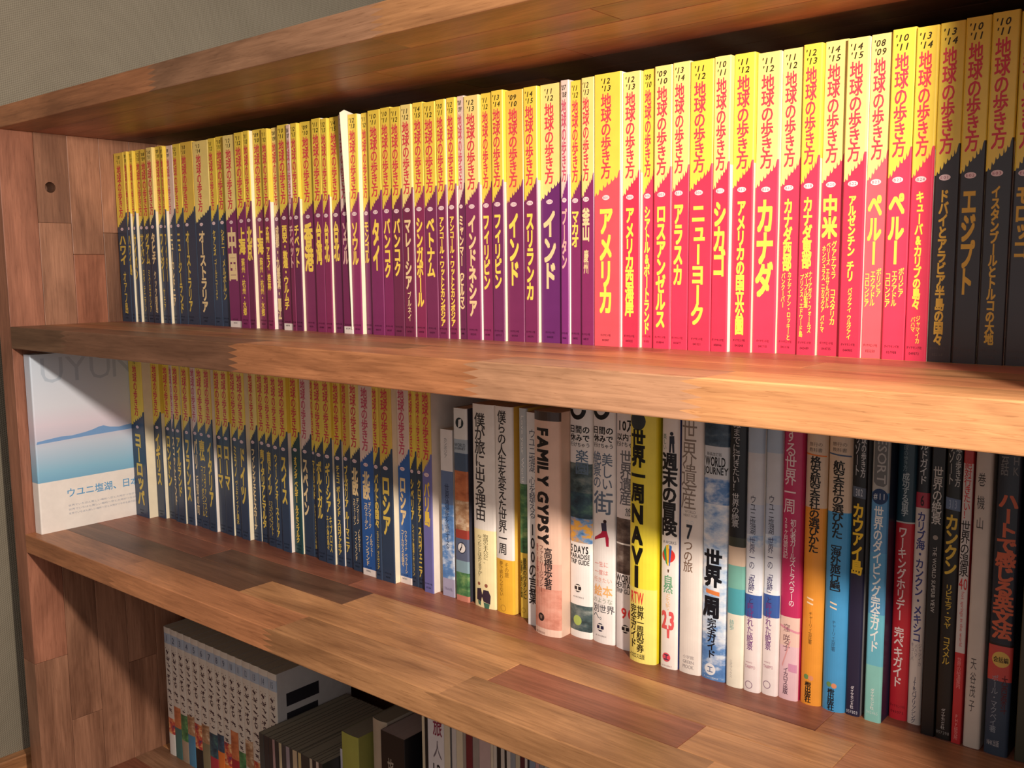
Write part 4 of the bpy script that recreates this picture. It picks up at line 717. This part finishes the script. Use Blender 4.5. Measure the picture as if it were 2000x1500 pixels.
  items=[('v', '絶対行きたい！', 0.5, 188.2, 150.4, 0.66, (206, 70, 66), 0.4), ('v', '世界の温泉', 0.5, 149.1, 112.8, 0.84, (40, 34, 34), 0.3), ('h', '40', 0.5, 111.4, 104.0, 0.9, (206, 60, 60), 0.3), ('r', 'hot springs in the world', 0.5, 102.6, 66.3, 0.4, (206, 90, 86), 0), ('v', '世界の秘湯案内', 0.5, 58.7, 37.6, 0.4, (236, 150, 146), 0), ('v', 'PHP研究所', 0.5, 20.1, 2.5, 0.34, (236, 160, 150), 0)]),
 dict(x0=1012.2,x1=1022.6,y=160.5,h=212,b=0.5,base=(205, 192, 180),side=(205, 192, 180),label='plain off-white book with a few brush characters',
  bands=[],
  items=[('v', '巻', 0.4, 181.1, 172.9, 0.4, (50, 45, 45), 0), ('v', '機', 0.4, 166.4, 158.1, 0.4, (50, 45, 45), 0), ('v', '山', 0.4, 152.5, 145.3, 0.4, (50, 45, 45), 0), ('v', '天', 0.45, 60.4, 52.8, 0.32, (80, 74, 72), 0), ('v', '谷', 0.45, 50.8, 43.2, 0.32, (80, 74, 72), 0), ('v', '茂', 0.45, 41.8, 34.2, 0.32, (80, 74, 72), 0), ('v', '子', 0.45, 32.1, 24.5, 0.32, (80, 74, 72), 0)]),
 dict(x0=1024.9,x1=1039.1,y=159.7,h=210,b=1,base=(38, 46, 60),side=(40, 44, 52),label='dark blue grammar book with coral title and a yellow disc',
  bands=[(73.9, 210, (36, 42, 54)), (72.6, 73.9, (30, 24, 24)), (49.6, 72.6, (200, 76, 70)), (0, 49.6, (52, 66, 84))],
  items=[('v', '会話', 0.3, 197.6, 181.6, 0.3, (130, 130, 130), 0.2), ('v', 'NHK', 0.75, 200.8, 181.6, 0.3, (130, 130, 130), 0.2), ('v', 'ハートで感じる英文法', 0.52, 170.3, 77.3, 0.74, (206, 104, 74), 0.9), ('disc', 0.55, 63.8, 5.2, (214, 176, 90)), ('h', '会話編', 0.55, 65.5, 61.8, 0.6, (50, 40, 30), 0.4), ('v', '大西泰斗', 0.75, 53.7, 28.6, 0.24, (90, 34, 40), 0.2), ('v', 'ポール・マクベイ著', 0.36, 53.0, 14.9, 0.26, (150, 156, 164), 0), ('h', 'NHK出版', 0.4, 10.1, 5.9, 0.5, (170, 165, 165), 0.3)]),
 dict(x0=1042.9,x1=1057.3,y=161.1,h=205,b=0,base=(64, 62, 48),side=(64, 62, 48),label='dark olive book next to the dark blue grammar book',
  bands=[],
  items=[]),
]

# ------------------------------------------------------------------ upper row
ORD = ['', 'first', 'second', 'third', 'fourth', 'fifth', 'sixth', 'seventh', 'eighth', 'ninth', 'tenth']
EN = {'オーストラリア': 'Australia', 'ケアンズ': 'Cairns', 'シドニー': 'Sydney', '中国': 'China', '上海': 'Shanghai', '北京': 'Beijing', '広州 アモイ 桂林': 'Guangzhou and Guilin', '成都・九寨溝・麗江': 'Chengdu and Lijiang', '西安・敦煌・ウルムチ': 'Xian and Urumqi', 'チベット': 'Tibet', '香港': 'Hong Kong', '台湾': 'Taiwan', '台北': 'Taipei', 'ソウル': 'Seoul', 'モンゴル': 'Mongolia', 'タイ': 'Thailand', 'バンコク': 'Bangkok', 'マレーシア': 'Malaysia', 'シンガポール': 'Singapore', 'ベトナム': 'Vietnam', 'アンコール・ワットとカンボジア': 'Angkor Wat', 'ミャンマー（ビルマ）': 'Myanmar', 'インドネシア': 'Indonesia', 'フィリピン': 'the Philippines', 'インド': 'India', 'スリランカ': 'Sri Lanka', 'ブータン': 'Bhutan', 'マカオ': 'Macau', '釜山': 'Busan', 'アメリカ': 'America', 'アメリカ西海岸': 'the American west coast', 'シアトル&ポートランド': 'Seattle and Portland', 'ロスアンゼルス': 'Los Angeles', 'アラスカ': 'Alaska', 'ニューヨーク': 'New York', 'シカゴ': 'Chicago', 'アメリカの国立公園': 'American national parks', 'カナダ': 'Canada', 'カナダ西部': 'western Canada', 'カナダ東部': 'eastern Canada', '中米': 'Central America', 'アルゼンチン チリ': 'Argentina and Chile', 'ペルー': 'Peru', 'キューバ&カリブの島々': 'Cuba', 'ドバイとアラビア半島の国々': 'Dubai', 'エジプト': 'Egypt', 'イスタンブールとトルコの大地': 'Istanbul', 'モロッコ': 'Morocco', 'チュニジア': 'Tunisia',
 'ヨーロッパ': 'Europe', 'イギリス': 'Britain', 'ロンドン': 'London', 'スコットランド': 'Scotland', 'アイルランド': 'Ireland', 'フランス': 'France', 'パリ': 'Paris', '南仏': 'southern France', 'イタリア': 'Italy', 'ローマ': 'Rome', 'ミラノ': 'Milan', 'ドイツ': 'Germany', 'フィレンツェとトスカーナ': 'Florence', '南イタリアとマルタ': 'southern Italy', '南ドイツ': 'southern Germany', 'ウィーンとオーストリア': 'Vienna', 'スイス': 'Switzerland', 'オランダ ベルギー ルクセンブルク': 'the Netherlands and Belgium', 'スペイン': 'Spain', 'マドリッド': 'Madrid', 'ポルトガル': 'Portugal', 'ギリシア': 'Greece', 'チェコ ポーランド スロヴァキア': 'Czechia and Poland', 'ブルガリア ルーマニア': 'Bulgaria and Romania', '北欧': 'Scandinavia', 'バルトの国々': 'the Baltic states', 'ロシア': 'Russia', 'シベリア': 'Siberia', 'クロアチア スロヴェニア': 'Croatia and Slovenia', 'バリ島': 'Bali'}
EXTRA = {14: '', 17: ', beside the Guangzhou guide', 15: ', beside the Beijing guide', 10: ' with a mustard top', 11: ' with a cream top', 21: ' with a faded lilac top', 22: ' with a yellow top', 25: ', beside the Taiwan guide', 26: ', beside the torn Seoul guide', 27: ' with a torn cover edge', 28: ', beside the Mongolia guide', 31: ', beside the Thailand guide', 32: ', beside the Malaysia guide', 36: ', beside the Vietnam guide', 37: ', beside the Myanmar guide', 40: ', beside the Indonesia guide', 41: ', marked 13 14', 42: ', marked 09 10', 44: ', wide, marked 11 12', 61: ', pale pink, marked 08 09', 62: ', bright, marked 10 11'}
for i, g in enumerate(G1):
    st, ti = g[4], g[8]
    if i < 10: lab = 'slim yellow and navy travel guide, %s from the left side panel, upper shelf' % ORD[i + 1]
    else: lab = 'yellow and %s travel guide to %s on upper shelf%s' % (SNAME[st], EN[ti], EXTRA.get(i, ''))
    guide(g, ZB, 1, lab, 'travel guides on the upper shelf', i)
EX2 = {9: ', beside the Italy guide', 10: ', beside the Milan guide'}
for i, g in enumerate(G2):
    st, ti = g[4], g[8]
    guide(g, ZC, 2, 'yellow and %s travel guide to %s on the middle shelf%s' % (SNAME[st], EN[ti], EX2.get(i, '')), 'travel guides on the middle shelf', 100 + i)
for d in SPECIAL: special(d, ZC, 'assorted travel books on the middle shelf')

# ------------------------------------------------------------------ large photo book standing against the left panel
def photo_book():
    x0, wd, D, h = .8, 17.0, 192.0, 216.0
    root = empty('photo_book', (x0 * MM, 11.5 * MM, ZC)); tag(root, 'tall pale blue photo book of a salt lake against the side panel', 'book')
    m, t, b = newmat('salt_lake_print', .35, .4); n = t.nodes; l = t.links
    tc = n.new('ShaderNodeTexCoord'); sp = n.new('ShaderNodeSeparateXYZ'); l.new(tc.outputs['Object'], sp.inputs[0])
    no = n.new('ShaderNodeTexNoise'); no.inputs['Scale'].default_value = 12; l.new(tc.outputs['Object'], no.inputs['Vector'])
    ma = n.new('ShaderNodeMath'); ma.operation = 'MULTIPLY_ADD'; l.new(no.outputs['Fac'], ma.inputs[0]); ma.inputs[1].default_value = .006; l.new(sp.outputs['Z'], ma.inputs[2])
    mr = n.new('ShaderNodeMapRange'); mr.inputs['From Min'].default_value = .05; mr.inputs['From Max'].default_value = .219; l.new(ma.outputs[0], mr.inputs['Value'])
    r = n.new('ShaderNodeValToRGB'); e = r.color_ramp.elements
    stops = [(0, (96, 158, 196)), (.16, (140, 190, 214)), (.34, (196, 208, 222)), (.405, (206, 202, 214)), (.49, (222, 212, 222)), (.62, (218, 222, 230)), (.85, (208, 219, 230)), (1, (202, 216, 229))]
    for i, (p, c) in enumerate(stops):
        el = e[i] if i < 2 else e.new(p); el.position = p; el.color = lin(c)
    l.new(mr.outputs[0], r.inputs['Fac']); l.new(r.outputs['Color'], b.inputs['Base Color'])
    obi = 62.0
    V, F, M, dep, rr = shell(wd, D, h, 1.6, 0, [0, obi, h], lambda k, z: 1 if z < obi else 0, lambda k, z: 1 if z < obi else 0)
    obj('cover', mesh('cover', V, F, [m, paper((240, 232, 222), .5), pages_mat()], M), root)
    page_block(root, wd, D, h, 1.6, 0)
    side = lambda u, v, L: np.stack([wd + L, u, v], 1)
    p = Print(); hills = [(2, 112), (14, 113.5), (30, 115), (44, 114.6), (60, 116.5), (70, 118.5), (78, 121), (84, 121.8), (92, 119), (104, 117.5), (112, 118.6), (124, 120), (140, 121.5), (160, 119), (191, 120), (191, 114), (150, 113.6), (60, 111.4), (1, 109)]
    p.poly(hills, (120, 160, 206)); p.build('horizon_hills', root, side)
    p = Print(); p.line('UYUNI', 74, 211, 181, 124, (184, 197, 210), 0); p.build('cover_title', root, side)
    p = Print(); p.line('ウユニ塩湖、日本人が', 92, 50, 39, 116, (96, 160, 204), .3)
    for k, (z, w_) in enumerate(((30, 118), (25, 120), (20, 100))): p.line('世界でいちばん美しい場所へ空と大地がつながる旅の記録写真集', 34 + w_ / 2, z, z - 2.6, w_, (150, 156, 170), 0)
    p.build('band_lettering', root, side)
photo_book()

# ------------------------------------------------------------------ lower bay: comics, slim cases, magazines
NTH = ORD[1:] + ['eleventh', 'twelfth', 'thirteenth', 'fourteenth', 'fifteenth', 'sixteenth', 'seventeenth', 'eighteenth', 'nineteenth', 'twentieth'] + ['twenty-' + q for q in ORD[1:10]]
comic_x = [26.7, 41.9, 58.1, 74.0, 90.9, 107.5, 124.9, 143.2, 157.8, 173.2, 189.5, 203.9, 220.2, 237.7, 255.3, 272.7]
FOOT = [(206, 200, 190), (60, 96, 92), (150, 130, 110), (70, 120, 150), (34, 30, 30), (120, 110, 84), (160, 50, 60), (206, 110, 50), (214, 120, 52), (150, 40, 48), (70, 96, 110), (190, 180, 165), (60, 50, 70), (170, 140, 110), (120, 110, 90)]
for i in range(15):
    x0, x1 = comic_x[i], comic_x[i + 1] - .3; wd = x1 - x0; h = 178.0; D = 112.0
    root = empty('comic_book', (x0 * MM, 155 * MM, ZD))
    tag(root, 'white-spined comic volume, %s from the side panel on the bottom shelf' % NTH[i], 'comic book', 'comic volumes on the bottom shelf')
    foot = FOOT[i]; z1 = 30 + (i * 13) % 26; z2 = z1 + 22 + (i * 7) % 16
    mats = [paper((206, 196, 182)), paper((206, 196, 182)), pages_mat((196, 182, 156)), paper((196, 190, 186)), paper(foot), photo(['comic', 'sand', 'leaf', 'dark_navy', 'comic', 'orange', 'lake2', 'sand'][(i * 5) % 8]), paper((160, 172, 186))]
    V, F, M, dep, r = shell(wd, D, h, 1.0, .6, [0, z1, z2, 156, 170, h], lambda k, z: 4 if z < z1 else (5 if z < z2 else (6 if 156 < z < 170 else 0)), lambda k, z: 3)
    obj('cover', mesh('cover', V, F, mats, M), root); page_block(root, wd, D, h, 1, .6, (196, 182, 156))
    fn = lambda u, v, L: np.stack([u, dep(u) - L, v], 1)
    p = Print(); rr = random.Random(50); z = 150.0
    while z > z2 + 6:                                     # heavy hand-drawn title strokes, too small to read
        hh = rr.uniform(5, 10); c = (62, 40, 48)
        for q in range(rr.randint(6, 8)):
            a, b = wd * rr.uniform(.2, .5), wd * rr.uniform(.5, .8); za, zb_ = z - rr.uniform(0, hh * .7), z - rr.uniform(.2, 1) * hh; t_ = rr.uniform(.9, 1.7)
            p.poly([(a, za), (a + t_, za), (b + t_, zb_), (b, zb_ - t_)] if rr.random() < .5 else [(a, za), (b, za - .4), (b, za - .4 - t_), (a, za - t_)], c, .06 + .004 * q)
        z -= hh + 1.4
    p.line(str(i + 1), wd * .5, 167, 159, wd * .34, (90, 100, 118), .3)
    p.build('spine_lettering', root, fn)
    if i == 14:
        side = lambda u, v, L: np.stack([wd + L, u, v], 1)
        p = Print(); p.poly([(14, 150), (62, 150), (62, 134), (14, 134)], (40, 38, 44)); p.poly([(14, 126), (60, 126), (60, 112), (14, 112)], (40, 38, 44)); p.build('cover_lettering', root, side)
def slim(name, cat, x0, x1, y, h, D, spine, cover, label, group, page=(150, 140, 120), lettering=None, bulge=0):
    wd = x1 - x0; root = empty(name, (x0 * MM, y * MM, ZD)); tag(root, label, cat, group)
    V, F, M, dep, r = shell(wd, D, h, .6, bulge, [0, h], lambda k, z: 0, lambda k, z: 3)
    obj('cover', mesh('cover', V, F, [cmat(spine), cmat(spine), pages_mat(page), cmat(cover)], M), root); page_block(root, wd, D, h, .6, bulge, page)
    if lettering:
        p = Print()
        for k, t, xf, za, zb_, w_, c, bo in lettering: (p.vert if k == 'v' else p.line)(t, xf * wd, za, zb_, w_ * wd, c, bo)
        p.build('spine_lettering', root, lambda u, v, L: np.stack([u, dep(u) - L, v], 1))
    return root
GAP_SHADE = (44, 44, 42)
SC = [(274, 283, (52, 56, 56)), (283.2, 292, (40, 40, 44)), (292.2, 299, (44, 40, 42)), (299.2, 303.5, (150, 120, 118)), (303.7, 311, (40, 42, 44)), (311.2, 316, (176, 160, 130)), (316.2, 324, (56, 56, 58)), (324.2, 330.5, (140, 128, 134)), (330.7, 336, (50, 50, 50)), (336.2, 344, (176, 156, 128)), (344.2, 345.8, GAP_SHADE), (346, 351, (178, 158, 112)), (351.2, 366, (46, 48, 48)), (366.2, 370.5, (176, 162, 140)), (370.7, 377, (40, 40, 42)), (377.2, 381.5, (184, 164, 150)), (381.7, 388, (46, 44, 44))]  # dark spines between the pale ones stand in for shaded gaps
for i, (x0, x1, c) in enumerate(SC):
    pale = sum(c) > 300
    slim('slim_case', 'case', x0, x1, 128, 119, 130, c, (46, 46, 42), 'slim %s-spined case, %s from the comic volumes on the bottom shelf' % ('pale' if pale else 'dark', NTH[i]), 'slim cases on the bottom shelf', (150, 140, 120))
slim('magazine', 'magazine', 389, 404, 152, 128, 140, (196, 190, 200), (130, 90, 90), 'white booklet with a reddish cover beside the slim cases', None)
slim('paperback_book', 'book', 406, 433, 140, 158, 120, (150, 150, 70), (146, 144, 74), 'olive green book on the bottom shelf', None, bulge=1)
slim('paperback_book', 'book', 444, 466, 150, 181, 130, (168, 152, 132), (164, 150, 134), 'beige book between the olive and the black book', None, bulge=2)
slim('paperback_book', 'book', 467, 502, 142, 178, 130, (26, 24, 26), (20, 20, 24), 'thick black book with pale sideways characters, bottom shelf', None, (176, 158, 150), [('v', '旅の記録', .4, 150, 60, .24, (150, 140, 126), .3)])
MG = [(823, 828, (206, 190, 160)), (829, 834, (24, 22, 22)), (834.5, 866, (214, 208, 208)), (866.5, 878, (206, 192, 166)), (878.5, 881, (80, 80, 84)), (881.5, 890, (196, 188, 184)), (890.5, 903, (204, 190, 164)), (903.5, 909, (150, 140, 130)), (909.5, 922, (110, 36, 44)), (922.5, 935, (150, 140, 132)), (935.5, 957, (186, 160, 156)), (957.5, 962.5, (206, 192, 170)), (963, 969.5, (200, 190, 176)), (970, 977, (24, 24, 26)), (977.5, 984.5, (196, 186, 172)), (985, 988.5, (30, 26, 28)), (989, 996.5, (200, 190, 178)), (997, 1006, (140, 144, 150)), (1006.5, 1015, (190, 176, 150)), (1015.5, 1024, (80, 30, 40)), (1024.5, 1029.5, (206, 196, 186)), (1030, 1033, (30, 30, 40)), (1033.5, 1045, (130, 140, 156)), (1045.5, 1052.5, (190, 150, 150)), (1053, 1062, (150, 140, 140)), (1063, 1080, (200, 190, 176)), (1081, 1110, (160, 60, 60)), (1111, 1150, (190, 180, 170))]
MGX = [(513.9, 517.5), (518.2, 521.8), (522.2, 544.4), (544.7, 552.7), (553.0, 554.7), (555.1, 560.9), (561.2, 569.7), (570.0, 573.7), (574.0, 582.3), (582.6, 590.8), (591.1, 605.0), (605.3, 608.5), (608.8, 613.0), (613.3, 617.7), (618.0, 622.4), (622.7, 624.9), (625.2, 629.8), (630.1, 635.6), (635.9, 641.1), (641.4, 646.5), (646.8, 649.8), (650.1, 651.9), (652.2, 659.1), (659.3, 663.5), (663.8, 669.0), (669.6, 679.4), (680.0, 696.4), (696.9, 718.3)]
for i, ((x0, x1), (_, _, c)) in enumerate(zip(MGX, MG)):
    tone = 'black' if sum(c) < 110 else ('dark red' if c[0] > 2.2 * c[1] and c[0] < 130 else ('red' if c[0] > 2 * c[1] else ('grey blue' if c[2] > c[0] else ('cream' if c[0] > c[2] + 25 else 'pale grey'))))
    big = x1 - x0 > 17 and sum(c) > 600
    slim('magazine', 'magazine', x0, x1, 155, 262, 150, c, (190, 180, 166) if sum(c) > 300 else c, 'white magazine numbered 12 on the bottom shelf' if big else 'tall %s-spined magazine, %s from the thick black book, bottom shelf' % (tone, NTH[i]), 'magazines on the bottom shelf', (190, 180, 160),
         [('v', '旅', .62, 204, 188, .5, (130, 40, 66), .5), ('v', '人', .6, 182, 164, .5, (110, 100, 105), 0), ('h', '12', .5, 158, 144, .6, (30, 30, 36), .4)] if big else None)
